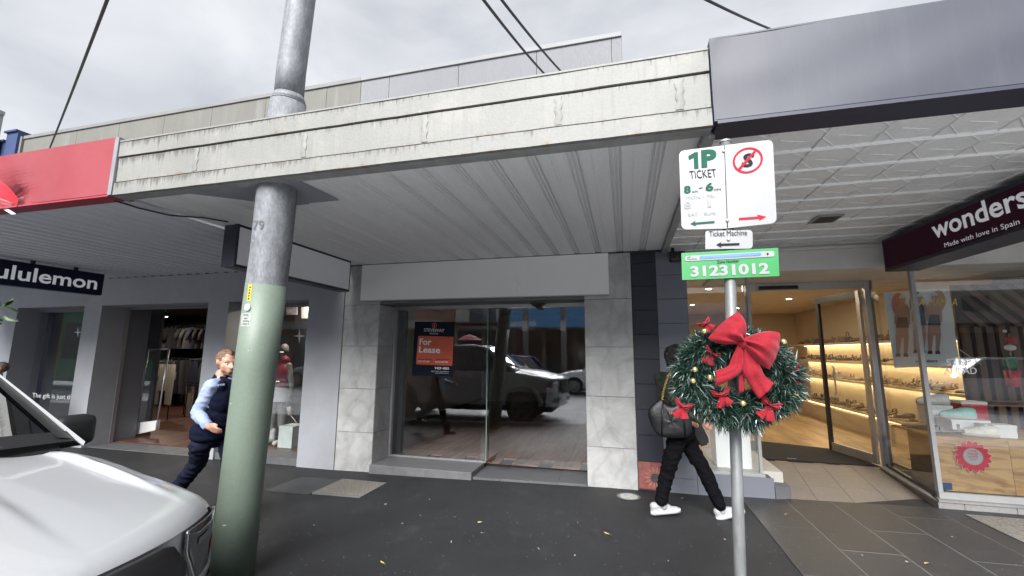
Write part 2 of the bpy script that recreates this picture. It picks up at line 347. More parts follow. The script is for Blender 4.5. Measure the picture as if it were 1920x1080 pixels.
# glazing
fr = obj('window_frame', box(-3.45, -.487, DG-.03, DG+.10, 2.235, 2.284), mAlu, shop)
obj('jamb', box(-3.448, -3.415, DG-.03, DG+.03, .06, 2.234), mAlu, shop)
obj('jamb', box(-3.40, -3.33, DG+.12, DG+.2, .06, 2.234), mDark, shop)
obj('fixed_pane', box(-3.414, -1.935, DG-.006, DG+.006, .085, 2.234), mGlassC, shop)
obj('door_pane', box(-2.03, -.49, DG+.05, DG+.062, .045, 2.234), mGlassC, shop)
obj('pane_edge', box(-1.936, -1.925, DG-.007, DG+.007, .085, 2.234), M('glass_edge', (.22, .30, .28), .2), shop)
obj('bottom_rail', box(-3.415, -1.935, DG-.014, DG+.014, .062, .084), mAlu, shop)
s = obj('sill', box(-3.448, -1.96, D-.06, DG+.03, -.12, .060, bev=.006), M('sill_stone', (.15, .15, .155), .6, var=.15, sc=8, bump=.2, bsc=90, fine=.15), shop)
for k in range(4):
    o = obj('threshold_slab', box(-1.955+k*.367, -1.955+(k+1)*.367-.004, D-.02, DG+.1, -.12, gz(-1.5+k*.367)+.022, bev=.003), mSlab, shop)
t = thing('door_sensor', 'small black wedge shaped door sensor under the white sign', 'sensor', (-1.17, DG-.06, 2.23))
obj('housing', prism([(-1.29, DG-.1, 2.283), (-1.05, DG-.1, 2.283), (-1.13, DG-.1, 2.225), (-1.21, DG-.1, 2.225)], (0, .068, 0)), mBlack, t)
obj('lens', ball((-1.17, DG-.1, 2.225), .022), M('dark_lens', (.01, .01, .012), .1), t)
# interior of the empty shop
room = thing('room', 'bare beige room of the vacant shop behind the glass', 'room', (-2, 9, 0)); room['kind'] = 'structure'
mBeige = M('beige_wall', (.78, .72, .62), .8, var=.06, sc=2)
obj('wall', box(-4.6, -4.45, DG+.26, 13.7, -.1, 2.9), mBeige, room)
obj('wall', box(.35, .5, DG+.26, 13.7, -.1, 2.9), mBeige, room)
obj('wall', box(-4.44, .34, 13.55, 13.7, -.1, 2.9), mBeige, room)
obj('ceiling', box(-4.44, .34, DG+.26, 13.54, 2.78, 2.9), M('ceil_white', (.8, .79, .77), .8), room)
obj('skirting', box(-4.448, -4.43, DG+.3, 13.5, .05, .14), M('skirting_dark', (.10, .095, .09), .6), room)
obj('counter', box(-1.8, .3, 11.8, 12.4, .055, 1.0), M('counter_brown', (.10, .085, .07), .6), room)
mPlank = wood('floor_plank', (.15, .072, .048), (.27, .145, .098), 1.4, (6, .7, 6), .35, 1.0)
me_pl = mesh('plank', box(-.0935, .0935, -.9, .9, -.02, 0, bev=.0015), mPlank)
fl = thing('floor', 'dark red brown timber floor inside the vacant shop', 'floor', (-2, 9, 0)); fl['kind'] = 'structure'
for i in range(26):
    for j in range(5):
        yc = 5.9 + (i*.613 % 1.8) + 1.8*j
        lo, hi = max(yc-.9, DG+.105), min(yc+.9, 13.5)
        if hi-lo > .1: inst('plank', me_pl, (-4.34+.19*i, (lo+hi)/2, .05), fl, (0, 0, 0), (1, (hi-lo-.004)/1.8, 1))
obj('subfloor', box(-4.5, .4, DG+.1, 13.6, -.1, .028), M('subfloor', (.02, .012, .01), .9), fl)
# blank white fascia sign
t = thing('shop_sign', 'long blank white sign board above the vacant shop window', 'sign', (-2, D-.03, 2.33))
obj('board', box(-3.745, -.17, D-.055, D-.008, 2.333, 2.862, bev=.004), M('board_white', (.88, .88, .87), .55, var=.02, sc=2, dirt=[((.75, .74, .72), 3, .62, .8, (1, 1, .3))]), t)
obj('edge_trim', box(-3.747, -.168, D-.057, D-.004, 2.322, 2.332), mAlu, t)
# for lease poster on the glass
PG = PY(DG-.012)
t = thing('lease_poster', 'navy and orange for lease poster stuck on the vacant shop window', 'poster', PG(812, 655))
obj('sheet', prism([PY(DG-.011)(*p) for p in ((778, 603), (852.5, 603.5), (848, 707), (772, 704))], (0, .004, 0)), M('poster_navy', (.006, .008, .020), .5, var=.05, spec=.15), t)
PT = PY(DG-.0125); PT2 = PY(DG-.0135)
obj('orange_panel', poly(rpoly([PT(784, 629.5), PT(850.8, 631.5), PT(848, 686), PT(780, 683)], [.02, 0, 0, .02])), M('poster_orange', (.60, .10, .045), .4, var=.06), t)
mWt = M('white_print', (.78, .78, .80), .5, var=.02); mOr = M('orange_print', (.5, .09, .05), .4)
tpx('STEVEWAY', (795, 621.5), (833, 623), (795, 615.5), PT, mWt, t)
tpx('REAL ESTATE', (806, 626.5), (821.5, 627), (806, 624), PT, mWt, t)
c = PT(814.5, 610); obj('emblem', ring(c, .032, .040, XH, ZH), mOr, t)
tpx('1', (813.4, 613.5), (815.6, 613.5), (813.4, 606.5), PT, mOr, t)
tpx('For', (786, 646.5), (808.5, 647.3), (787, 634.5), PT2, mWt, t, bold=.025)
tpx('Lease', (785, 661), (825, 662.5), (786, 649), PT2, mWt, t, bold=.025)
tpx('Steven Pullman', (784.5, 675), (811, 675.6), (784.7, 671.8), PT2, mBlackT, t, bold=.02)
tpx('Joshua Perkins', (816.5, 675.8), (843, 676.4), (816.7, 672.4), PT2, mBlackT, t, bold=.02)
tpx('0417 371 009', (784, 678.8), (805, 679.4), (784.2, 675.9), PT2, mWt, t, bold=.02)
tpx('0402 068 922', (816, 680), (840, 680.5), (816.2, 677), PT2, mWt, t, bold=.02)
tpx('9429 4883', (815, 692.5), (842, 693.3), (815, 687.8), PT, mWt, t, bold=.03)
tpx('Office 2 Level 1 Street Richmond', (808.5, 697.3), (841.5, 698), (808.5, 695), PT, mWt, t)
tpx('www.stevewayre.com.au', (816, 700.8), (841, 701.4), (816, 698.8), PT, mWt, t)

# ------------------------------------------------------------------ parapets (cream belongs to the left shop, white to the centre one)
left = thing('shop_building', 'grey rendered clothing shop with cream panelled parapet', 'building', (-8, 5.8, 0))
def parapet(xs, par, mat, cap):
    me = {}
    for a, b in zip(xs[:-1], xs[1:]):
        o = obj('panel', box(a+.003, b-.003, 5.50, 5.53, 3.45, 5.884, bev=.002), mat, par)
    obj('backing', box(xs[0], xs[-1], 5.535, 5.70, 3.45, 5.90), M('backing_grey', (.10, .10, .10), .8), par)
    obj('capping', box(xs[0]-.0, xs[-1], 5.475, 5.74, 5.885, 5.955, bev=.006), cap, par)
mCreamP = M('cream_panel', (0.1291, 0.1269, 0.1144), .75, var=.10, sc=1.6, stretch=(2, 2, .5), rnd=True, fine=.06, bsc=40, dirt=[((.18, .18, .175), 1.2, .55, .75, (3, 1, .25))])
mWhiteP = M('white_panel', (0.1638, 0.1688, 0.1827), .75, var=.08, sc=1.8, stretch=(2, 2, .5), rnd=True, fine=.08, bsc=40)
parapet([-11.90, -10.367, -9.223, -8.10, -6.988, -5.82, -4.607, -3.97], left, mCreamP, M('cap_grey', (0.1584, 0.1584, 0.1584), .6, var=.1, sc=3))
parapet([-3.968, -3.46, -2.295, -1.098, -.05, .09], shop, mWhiteP, M('cap_white', (0.1879, 0.1912, 0.2009), .6, var=.1, sc=3))
obj('edge_trim', box(-11.96, -11.905, 5.46, 5.75, 3.45, 5.94), M('cap_grey', (.4, .4, .4)), left)
obj('roof', box(-11.9, -4.05, 5.72, 16, 3.3, 3.45), mConc, left)
obj('roof', box(-4.04, .09, 5.72, 16, 3.3, 3.45), mConc, shop)
obj('upper_wall', box(-11.9, -4.05, 5.56, 5.7, 2.88, 3.44), mRen, left)
obj('upper_wall', box(-4.04, .1, 5.56, 5.7, 2.88, 3.44), mRen, shop)

# ------------------------------------------------------------------ left shop
mGrey = M('grey_render', (.34, .35, .378), .8, var=.07, sc=2.2, bump=.25, bsc=150, fine=.08, dirt=[((.29, .298, .32), 1.3, .58, .8, (1, 1, .5))])
mGreyD = M('grey_panel', (.15, .157, .18), .6, var=.06, sc=2)
FW = D-.012
for a, b in ((-14, -11.25), (-9.46, -9.03), (-6.62, -6.20), (-4.668, -4.045)):
    obj('wall', box(a, b, FW, 6.0, -.3, 2.86), mGrey, left)
for a, b in ((-11.25, -9.46), (-9.03, -6.62), (-6.20, -4.668)):
    obj('wall', box(a+.001, b-.001, FW+.001, 5.999, 2.375, 2.859), mGrey, left)
obj('door_panel', box(-9.06, -9.028, 6.0, 6.37, -.05, 2.40), mGreyD, left)
obj('door_frame', box(-9.029, -9.01, 5.93, 5.99, -.07, 2.37), mAlu, left)
obj('door_frame', box(-9.0, -6.64, 5.9, 5.98, 2.33, 2.374), mGreyD, left)
for a, b in ((-11.249, -9.461), (-6.199, -4.669)):
    fr = obj('window_frame', box(a, b, 5.86, 5.92, 2.31, 2.374), mGreyD, left)
    obj('pane', box(a+.002, b-.002, 5.885, 5.893, .06, 2.31), mGlass, left)
    obj('sill', box(a, b, FW+.03, 5.93, -.15, .035), mSlab, left)
lr = thing('room', 'dark interior of the clothing shop', 'room', (-8, 8, 0)); lr['kind'] = 'structure'
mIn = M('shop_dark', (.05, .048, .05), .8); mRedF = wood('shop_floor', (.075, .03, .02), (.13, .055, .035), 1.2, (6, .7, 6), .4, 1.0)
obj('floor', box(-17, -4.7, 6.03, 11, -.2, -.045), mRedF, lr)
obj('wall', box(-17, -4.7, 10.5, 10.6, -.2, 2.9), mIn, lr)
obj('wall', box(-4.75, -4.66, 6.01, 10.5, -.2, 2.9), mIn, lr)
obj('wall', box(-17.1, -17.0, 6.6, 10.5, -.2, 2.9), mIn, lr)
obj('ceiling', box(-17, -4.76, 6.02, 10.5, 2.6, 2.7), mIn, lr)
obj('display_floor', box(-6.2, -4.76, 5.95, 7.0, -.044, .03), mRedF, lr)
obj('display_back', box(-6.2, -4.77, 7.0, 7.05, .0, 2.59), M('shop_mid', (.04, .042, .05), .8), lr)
obj('display_back', box(-11.2, -10.15, 6.05, 6.10, -.04, 2.59), M('shop_black', (.022, .023, .028), .7), lr)
obj('display_back', box(-10.14, -9.45, 6.9, 6.95, -.04, 2.59), M('shop_mid', (.04, .042, .05), .8), lr)
# clothes rails with garments
GC = [M('garment_%s' % n, c, .9, var=.2, sc=8, bump=.3, bsc=40, stretch=(3, 3, .6)) for n, c in (('black', (.018, .018, .022)), ('navy', (.018, .022, .045)), ('charcoal', (.05, .05, .055)), ('sand', (.30, .27, .22)), ('cream', (.42, .40, .36)))]
def garment_mesh(kind, mat):
    bm = bmesh.new(); rows = []
    prof = {'top': [(0, .05), (.03, .16), (.10, .21), (.25, .19), (.55, .20), (.62, .20)], 'skirt': [(0, .12), (.05, .13), (.2, .19), (.4, .26), (.5, .29)], 'pants': [(0, .13), (.1, .15), (.4, .14), (.8, .12), (.95, .11)]}[kind]
    for z, wd in prof:
        row = []
        for k in range(17):
            a = 2*math.pi*k/16; f = 1+.12*math.sin(5*a+z*3)
            row.append((math.cos(a)*wd, math.sin(a)*.045*f, -z))
        rows.append(row)
    grid(rows, bm)
    if kind == 'top':
        for s in (-1, 1): tube([(s*.17, 0, -.07), (s*.24, 0, -.22), (s*.25, .01, -.38)], [.06, .055, .045], bm, 8)
    return mesh('garment', bm, mat)
GM = {(k, i): garment_mesh(k, GC[i]) for k in ('top', 'skirt', 'pants') for i in range(5)}
def rail(x0, x1, y, z, items, label, what):
    t = thing('clothes_rail', label, 'clothes rail', ((x0+x1)/2, y, z))
    obj('bar', tube([(x0, y, z), (x1, y, z)], .012, n=8), mDark, t)
    for x in (x0+.05, x1-.05): obj('bracket', tube([(x, y, z), (x, 10.49 if y > 9 else y, z if y > 9 else -.045)], .012, n=8), mDark, t)
    n = len(items)
    for i, (k, ci) in enumerate(items):
        x = x0 + (x1-x0)*(i+.5)/n
        o = inst('garment', GM[(k, ci)], (x, y, z-.05), None, (0, 0, R(70+random.uniform(-15, 15)) if n > 6 else R(random.uniform(-12, 12))))
        cn = ('black', 'navy', 'charcoal', 'sand coloured', 'cream')[ci]
        tag(o, '%s %s hanging on %s' % (cn, {'top': 'shirt', 'skirt': 'skirt', 'pants': 'trousers'}[k], what), {'top': 'shirt', 'skirt': 'skirt', 'pants': 'trousers'}[k], 'garments on the clothing shop rails')
        hk = bpy.data.objects.new('hanger', mesh('hanger', tube([(0, 0, .06), (0, 0, .0), (-.12, 0, -.05), (.12, 0, -.05), (0, 0, 0)], .004, n=5), mAlu)); COL.objects.link(hk); hk.parent = o
rail(-14.6, -12.9, 9.9, 2.30, [('top', i % 3) for i in range(10)], 'high wall rail of dark shirts deep in the clothing shop', 'the high back wall rail')
rail(-12.7, -10.4, 9.9, 2.30, [('top', (i*2) % 3) for i in range(10)], 'long dark rail of shirts on the back wall facing the shop door', 'the back wall rail facing the door')
rail(-13.6, -10.9, 9.85, 1.35, [('pants', (i+1) % 3) for i in range(10)], 'low wall rail of dark trousers deep in the clothing shop', 'the low back wall rail')
rail(-11.5, -10.5, 8.1, 1.30, [('pants', 4), ('top', 3), ('pants', 3), ('top', 4), ('pants', 4)], 'floor rail of cream and sand clothes behind the glass panel', 'the pale floor rail')
rail(-10.7, -9.7, 8.6, 1.35, [('skirt', 1), ('skirt', 2), ('skirt', 0)], 'floor rail of navy skirts near the shop door', 'the skirt rail near the door')
rail(-11.0, -10.2, 8.8, .72, [('pants', 3), ('pants', 4)], 'very low rail holding folded sand coloured trousers', 'the very low rail')
# free standing glass panel in the doorway
t = thing('glass_screen', 'aluminium framed glass screen with white base in the clothing shop doorway', 'screen', (-9.2, 6.5, -.045))
PS = PY(6.45)
A, B, C_, E_ = PS(278, 656), PS(317, 654), PS(293, 806), PS(253, 815)
for p, q in ((A, B), (B, C_), (E_, A)): obj('frame', tube([p, q], .016, n=8), mAlu, t)
obj('pane', prism([A, B, C_, E_], (0, .008, 0)), mGlass, t)
obj('base_panel', prism([PY(6.44)(*p) for p in ((257, 793), (296, 788), (293, 806), (253, 815))], (0, .05, 0)), mWhite, t)
# light objects in the clothing shop
for i, (x, y) in enumerate(((-12.2, 9.0), (-10.4, 7.6), (-9.0, 8.6), (-5.4, 6.5))):
    t = thing('ceiling_spotlight', 'small ceiling spotlight inside the clothing shop', 'light', (x, y, 2.6), group='clothing shop ceiling spotlights')
    obj('can', tube([(x, y, 2.6), (x, y, 2.5)], .05, n=12), mDark, t); obj('bulb', disc((x, y, 2.498), .04, XH, YH), emit('bulb', (1, .9, .75), 8), t)
    area('spotlight_lamp', (x, y, 2.49), .08, 3.5, (1, .85, .68), t)
for k in range(6): obj('threshold_paver', box(-9.0+.395*k, -9.0+.395*(k+1)-.006, 5.60, 6.025, -.12, -.062, bev=.002), mSlab, left)
# window decals
PW = PY(5.88)
mDec = M('decal_white', (.72, .73, .75), .5, var=.02)
t = thing('window_lettering', 'white gift slogan lettering on the clothing shop window', 'lettering', PW(95, 745))
tpx('The gift is just the beginning', (60, 747.5), (187, 754.5), (61, 736.5), PW, mDec, t)
def star(name, cx, cy, r, P, label):
    pts = []
    for k in range(8):
        a = k*math.pi/4; q = r if k % 2 == 0 else r*.16
        pts.append((cx+q*math.cos(a)*(.8 if k % 4 == 0 else 1), cy+q*math.sin(a)))
    o = fpx(name, pts, P, mDec); return tag(o, label, 'decal')
star('star_decal', 146, 623, 10, PW, 'white four pointed star decal on the clothing shop window with slogan')
star('star_decal', 561, 630, 14, PW, 'white four pointed star decal above the mannequin')
# ------------------------------------------------------------------ awnings
aw = thing('awning', 'weathered cream awning with white ribbed soffit over the vacant shop', 'awning', (-1.8, 4, 2.85))
mFas = M('old_cream_paint', (0.1913, 0.1913, 0.1813), .6, var=.08, sc=2.0, fine=.05, bsc=60, bump=.15,
         dirt=[((.235, .23, .21), 2.5, .5, .7, (1, 1, 1)), ((.165, .17, .165), 4, .52, .72, (10, 1, .5)), ((.28, .28, .275), 6, .66, .70, (3, 1, .8))])
def fascia_mat(name, ztop, zbot):
    m = mFas.copy(); m.name = name; N, L = m.node_tree.nodes, m.node_tree.links; b = N['Principled BSDF']
    src = b.inputs['Base Color'].links[0].from_socket; tc = N.new('ShaderNodeTexCoord'); sx = N.new('ShaderNodeSeparateXYZ'); L.new(tc.outputs['Object'], sx.inputs[0])
    def mth(op, a, b_, c=None):
        n = N.new('ShaderNodeMath'); n.operation = op
        for i, v in enumerate((a, b_, c)):
            if v is None: continue
            if isinstance(v, (int, float)): n.inputs[i].default_value = v
            else: L.new(v, n.inputs[i])
        return n.outputs[0]
    def mr(v, a, b_, c=0., d=1.):
        n = N.new('ShaderNodeMapRange'); L.new(v, n.inputs[0]); n.inputs[1].default_value = a; n.inputs[2].default_value = b_; n.inputs[3].default_value = c; n.inputs[4].default_value = d; return n.outputs[0]
    def noise(sc, st, det=5):
        mp = N.new('ShaderNodeMapping'); mp.inputs['Scale'].default_value = st; L.new(tc.outputs['Object'], mp.inputs[0]); n = N.new('ShaderNodeTexNoise'); n.inputs['Scale'].default_value = sc; n.inputs['Detail'].default_value = det; n.inputs['Roughness'].default_value = .65; L.new(mp.outputs[0], n.inputs['Vector']); return n.outputs['Fac']
    drip = mth('ADD', noise(1, (46, 1, 3)), mr(sx.outputs[2], ztop-.085, ztop, 0, .30)); drip = mth('ADD', drip, mth('MULTIPLY', noise(1, (1.6, 1, 1), 3), .35)); drip = mth('ADD', drip, mr(sx.outputs[0], -4, -.5, .06, -.06))
    low = mth('ADD', noise(1, (16, 1, 9)), mr(sx.outputs[2], zbot, zbot+.05, .24, 0)); low = mth('ADD', low, mth('MULTIPLY', noise(1, (1.1, 1, 1), 3), .35))
    out = src
    for fac, col in ((mr(drip, .88, 1.06, 0, .9), (.075, .070, .060)), (mr(low, .90, 1.05, 0, .8), (.17, .12, .075)), (mr(noise(1, (5, 1, 9), 8), .66, .74, 0, .7), (.13, .12, .10))):
        x = N.new('ShaderNodeMix'); x.data_type = 'RGBA'; L.new(fac, x.inputs[0]); L.new(out, x.inputs[6]); x.inputs[7].default_value = (*col, 1); out = x.outputs[2]
    L.new(out, b.inputs['Base Color']); return m
yf = 2.435; XA, XB = -4.03, .512
def fascia_board(z0, z1, y0, y1, name):
    n = 30; bm = bmesh.new(); rows = []
    for z, y in ((z0, y1), (z0, y0), (z1, y0), (z1, y1), (z0, y1)):
        rows.append([(XA+(XB-XA)*k/n, y + .0015*math.sin(k*1.7+z*9), z + .0008*math.sin(k*2.3+z*5)) for k in range(n+1)])
    grid(rows, bm, sm=False)
    for k in (0, n): poly([rows[i][k] for i in range(4)], bm)
    return obj(name, bm, fascia_mat('fascia_%d' % int(z0*100), z1, z0), aw)
fascia_board(2.852, 2.955, yf-.012, yf+.02, 'fascia_board')
fascia_board(2.968, 3.172, yf, yf+.02, 'fascia_board')
fascia_board(3.186, 3.312, yf-.008, yf+.02, 'fascia_board')
obj('fascia_groove', box(XA, XB, yf+.014, yf+.05, 2.86, 3.30), M('grime', (.07, .065, .055), .9, var=.4, sc=20), aw)
obj('fascia_lip', box(XA, XB, yf+.021, yf+.11, 2.848, 2.872), M('lip_grey', (.28, .28, .275), .8, var=.2, sc=9), aw)
obj('fascia_cap', box(XA, XB, yf-.014, yf+.09, 3.313, 3.325), mFas, aw)
for k, x in enumerate((-3.2, -2.2, -1.25, -.35, .35)):     # lapped joint covers, buckled
    bm = grid([[(x+dx+.006*math.sin(i*2+k), yf-.004-.012*math.sin(math.pi*i/8)*(dx == 0), 2.975+.19*i/8) for dx in (-.022, 0, .022)] for i in range(9)])
    obj('joint_cover', bm, mFas, aw)
# ribbed soffit pans: flat tray with three ribs
mSof = M('soffit_white', (.80, .80, .80), .5, var=.05, sc=1.5, stretch=(4, .4, 1), rnd=True, fine=.05, bsc=50, dirt=[((.30, .30, .29), 14, .70, .80, (1, .5, 1))])
prof = [(0, 0), (.072, 0), (.074, .003), (.078, .003), (.080, 0), (.188, 0), (.194, .022), (.206, .022), (.210, .002), (.220, .002), (.224, .022), (.236, .022), (.240, .002), (.250, .002), (.254, .022), (.264, .022), (.268, 0)]
def soffit_pan(y0, y1): return mesh('soffit_panel', grid([[(x, y, z) for x, z in prof] for y in (y0, y1)], sm=False), mSof)
me_s = soffit_pan(yf+.09, D+.02)
x = XA+.02; k = 0
while x < XB-.1:
    inst('soffit_panel', me_s, (x, 0, 2.872), aw); x += .2685
obj('awning_roof', box(XA+.01, XB-.01, yf+.06, D+.01, 2.97, 3.0), mConc, aw)
obj('end_beam', box(XB-.03, XB+.03, yf+.1, D, 2.83, 2.868), M('beam_grey', (.33, .33, .33), .6, var=.1), aw)
obj('wall_trim', box(XA, XB, D-.045, D-.0, 2.863, 2.8715), M('trim_dark', (.05, .05, .05), .7), aw)
mPatch = M('patch_grey', (.26, .275, .31), .6, var=.08, sc=3)
obj('pole_plate', prism([Vector((*p, 2.862)) for p in ((-3.42, 2.56), (-2.62, 2.56), (-2.62, 3.02), (-2.86, 3.02), (-3.1, 2.8))], (0, 0, .006)), mPatch, aw)
obj('pole_plate', prism([Vector((*p, 2.858)) for p in ((-2.63, 2.55), (-2.33, 2.54), (-2.30, 2.99), (-2.63, 2.99))], (0, 0, .006)), mPatch, aw)
# red awning (left)
ra = thing('awning', 'red fronted awning with corrugated soffit and a torn lower corner', 'awning', (-8, 4, 2.85))
mRedA = M('red_panel', (.23, .026, .036), .5, var=.10, sc=1.3, dirt=[((.245, .055, .066), .8, .42, .75, (1, 1, 1))])
yr = 2.42
nx, nz = 70, 16; rows = []
tear = PY(yr)(8, 372)
for j in range(nz+1):
    row = []
    for i in range(nx+1):
        X = -12.0 + (7.92)*i/nx; Zz = 2.862 + (3.352-2.862)*j/nz
        d = math.hypot((X-tear.x)/.22, (Zz-tear.z)/.16)
        dent = math.exp(-d*d)
        row.append((X, yr + .11*dent + .015*dent*math.sin(X*60+Zz*40), Zz + .03*dent*math.sin(X*35)))
    rows.append(row)
obj('fascia_panel', grid(rows, sm=False), mRedA, ra)
obj('fascia_return', box(-12, -4.08, yr+.004, yr+.13, 2.846, 2.860), M('red_under', (.34, .03, .05), .5), ra)
obj('fascia_top', box(-12, -4.08, yr+.002, yr+.16, 3.353, 3.362), mRedA, ra)
obj('end_plate', box(-4.078, -4.035, yr-.004, yr+.17, 2.852, 3.358), M('end_grey', (.24, .245, .26), .5, metal=.3, var=.15, sc=6), ra)
bm = bmesh.new()
grid([[PY(yr-.02)(a, b) + Vector((0, -.02*math.sin(i+j), 0)) for j, (a, b) in enumerate(r)] for i, r in enumerate((((-6, 335), (6, 340), (20, 350), (27, 362)), ((-6, 352), (8, 356), (22, 362), (30, 372)), ((-6, 368), (8, 374), (20, 380), (26, 386))))], bm)
obj('torn_flap', bm, M('red_bright', (.42, .015, .03), .4, var=.2, sc=20), ra)
fpx('torn_strip', [(3, 391), (14, 391), (30, 401), (22, 402)], PY(yr+.02), mWhite, ra)
# corrugated soffit sheets
mCor = M('corrugated_grey', (.70, .72, .77), .5, var=.06, sc=2, stretch=(3, .4, 1), rnd=True, dirt=[((.18, .18, .19), 9, .66, .78, (1, .4, 1))])
cp_ = [(.2*k+a, b) for k in range(4) for a, b in ((0, 0), (.055, -.004), (.085, 0), (.105, .036), (.15, .042), (.175, .036))]+[(.8, 0)]
me_c = mesh('soffit_sheet', grid([[(a, y, b) for a, b in cp_] for y in (yr+.12, D)], sm=False), mCor)
for i in range(10): inst('soffit_sheet', me_c, (-4.06-.8*(i+1), 0, 2.864 + .0005*(i % 2)), ra)
obj('awning_roof', box(-12, -4.06, yr+.1, D, 2.95, 2.98), mConc, ra)
cable_m = M('cable_black', (.012, .012, .014), .6)
P6 = PZ(2.845)
t = obj('cable', tube([P6(215, 376), P6(260, 390), P6(320, 404), P6(380, 408), P6(428, 416)], .008, n=6), cable_m); tag(t, 'thin black cable slung under the red awning soffit', 'cable')
# slate awning (right)
sa = thing('awning', 'slate blue fronted awning with pressed metal tile soffit over the shoe shop', 'awning', (3, 4, 2.85))
mSl = M('slate_panel', (0.03312, 0.036, 0.05256), .5, var=.08, sc=1.2, stretch=(3, 1, .5), fine=.04, bsc=30, dirt=[((.046, .05, .068), 1.6, .52, .8, (5, 1, .4))])
bm = grid([[(.522+6.5*i/40, yf-.03+.006*math.sin(i*.9)*math.sin(j), 2.872+.487*j/8) for i in range(41)] for j in range(9)])
obj('fascia_panel', bm, mSl, sa)
obj('fascia_top', box(.52, 7.0, yf-.028, yf+.2, 3.36, 3.37), mSl, sa)
obj('fascia_edge', box(.518, .532, yf-.028, yf+.2, 2.865, 3.359), M('slate_edge', (.05, .055, .085), .5), sa)
obj('fascia_return', box(.533, 7.0, yf-.028, yf+.17, 2.85, 2.870), M('slate_dark', (.022, .025, .045), .5), sa)
mTin = M('tin_tile', (.80, .80, .79), .45, var=.05, sc=4, rnd=True, fine=.05, bsc=50, dirt=[((.22, .21, .2), 7, .72, .8, (1, 1, 1))])
def tin():
    bm = bmesh.new(); a, b = .153, .164
    box(-a, a, -b, b, -.004, .004, bm)
    def bar(p, q, wd=.006):
        p, q = Vector((*p, -.0045)), Vector((*q, -.0045)); d = (q-p).normalized().cross(ZH)*wd
        vs = [p+d, q+d, q+d*.2+Vector((0, 0, -.004)), p+d*.2+Vector((0, 0, -.004))]; poly(vs, bm)
        vs = [p-d, q-d, q-d*.2+Vector((0, 0, -.004)), p-d*.2+Vector((0, 0, -.004))]; poly(vs, bm)
    bar((-a, b*.1), (-a*.2, b)); bar((a*.15, b), (a, b*.1)); bar((-a, -b*.35), (-a*.3, -b)); bar((a*.2, -b), (a, -b*.3)); bar((-a*.5, .0), (a*.5, b*.3))
    for s in (-1, 1):
        grid([[(x, s*b+dy, -.004-.010*(1-abs(t))) for x in (-a, a)] for dy, t in ((-.014*s, 1), (-.007*s, 0), (0, 1))], bm, sm=False)
        grid([[(s*a+dx, y, -.004-.004*(1-abs(t))) for y in (-b, b)] for dx, t in ((-.008*s, 1), (-.004*s, 0), (0, 1))], bm, sm=False)
    return mesh('soffit_tile', bm, mTin)
me_t = tin()
for i in range(16):
    for j in range(9):
        inst('soffit_tile', me_t, (.705+.309*i, 2.745+.333*j, 2.872+random.uniform(-.0015, .0015)), sa, (random.uniform(-.004, .004), random.uniform(-.004, .004), 0))
obj('soffit_edge', box(.533, .55, yf+.16, D, 2.86, 2.885), mTin, sa)
obj('awning_roof', box(.53, 7, yf+.18, D, 2.96, 3.0), mConc, sa)
t = thing('ceiling_vent', 'small dark rectangular vent in the shoe shop awning soffit', 'vent', (1.87, 4.5, 2.86))
obj('frame', box(1.76, 1.98, 4.40, 4.63, 2.853, 2.862), M('vent_frame', (.3, .3, .3), .6), t)
for k in range(5): obj('slat', box(1.785, 1.955, 4.425+.04*k, 4.447+.04*k, 2.846, 2.852), mDark, t)

# ------------------------------------------------------------------ right shop
rs = thing('shop_building', 'shoe shop with navy and grey tiled piers and a recessed tiled entry', 'building', (3, 6, 0))
mNavT = M('navy_tile', (.016, .018, .030), .55, var=.12, sc=3, rnd=True, fine=.1, bsc=40, dirt=[((.09, .09, .10), 40, .76, .80, (1, 1, 1))])
mGryT = M('grey_tile', (.155, .165, .195), .5, var=.05, sc=2, rnd=True, fine=.05)
obj('pier_core', box(.107, .76, D+.03, 5.9, -.2, 2.86), mRen, rs)
z = .326; k = 0
while z < 2.85:
    h = min(.298, 2.86-z); obj('tile', box(.112, .404, D+.012, D+.029, z+.002, z+h-.002, bev=.0015), mNavT, rs); z += .3
z = .16
obj('tile', box(.408, .76, D+.016, D+.029, -.05, .158, bev=.0015), mGryT, rs)
while z < 2.85:
    h = min(.298, 2.86-z); obj('tile', box(.408, .76, D+.016, D+.029, z+.002, z+h-.002, bev=.0015), mGryT, rs); z += .3
for a, b in ((.764, 1.16), (1.164, 1.55)): obj('tile', box(a, b, D+.016, D+.03, -.05, .235, bev=.0015), mGryT, rs)
obj('plinth_core', box(.762, 1.54, D+.031, 5.9, -.05, .23), mRen, rs)
obj('sill', box(.76, 1.47, D+.02, 5.75, .236, .268, bev=.003), mFrW, rs)
obj('step_stone', prism([(1.552, D+.0, .0), (1.72, D+.06, .0), (1.74, 6.6, .0), (1.552, 6.6, 0)], (0, 0, .15)), mSlab, rs)
obj('pane', box(.763, 1.44, 5.62, 5.628, .268, 2.55), mGlass, rs)
obj('corner_post', box(1.43, 1.462, 5.605, 5.64, .268, 2.56), mFrW, rs)
obj('pane', prism([(1.45, 5.645, .268), (1.74, 6.9, .268), (1.74, 6.9, 2.55), (1.45, 5.645, 2.55)], (.008, 0, 0)), mGlass, rs)
obj('corner_post', box(1.735, 1.775, 6.88, 6.93, .1, 2.6), mDark, rs)
mBulk = M('bulkhead_cream', (.60, .585, .56), .6, var=.08, sc=3)
obj('bulkhead', box(.762, 6.8, D+.03, 5.75, 2.56, 2.86), mBulk, rs)
obj('bulkhead_trim', box(.762, 6.8, D-.02, D+.028, 2.79, 2.82), mBulk, rs)
obj('entry_ceiling', box(1.2, 6.8, 5.751, 7.12, 2.62, 2.66), mBulk, rs)
obj('door_head', box(1.74, 3.3, 7.0, 7.08, 2.52, 2.62), mAlu, rs)
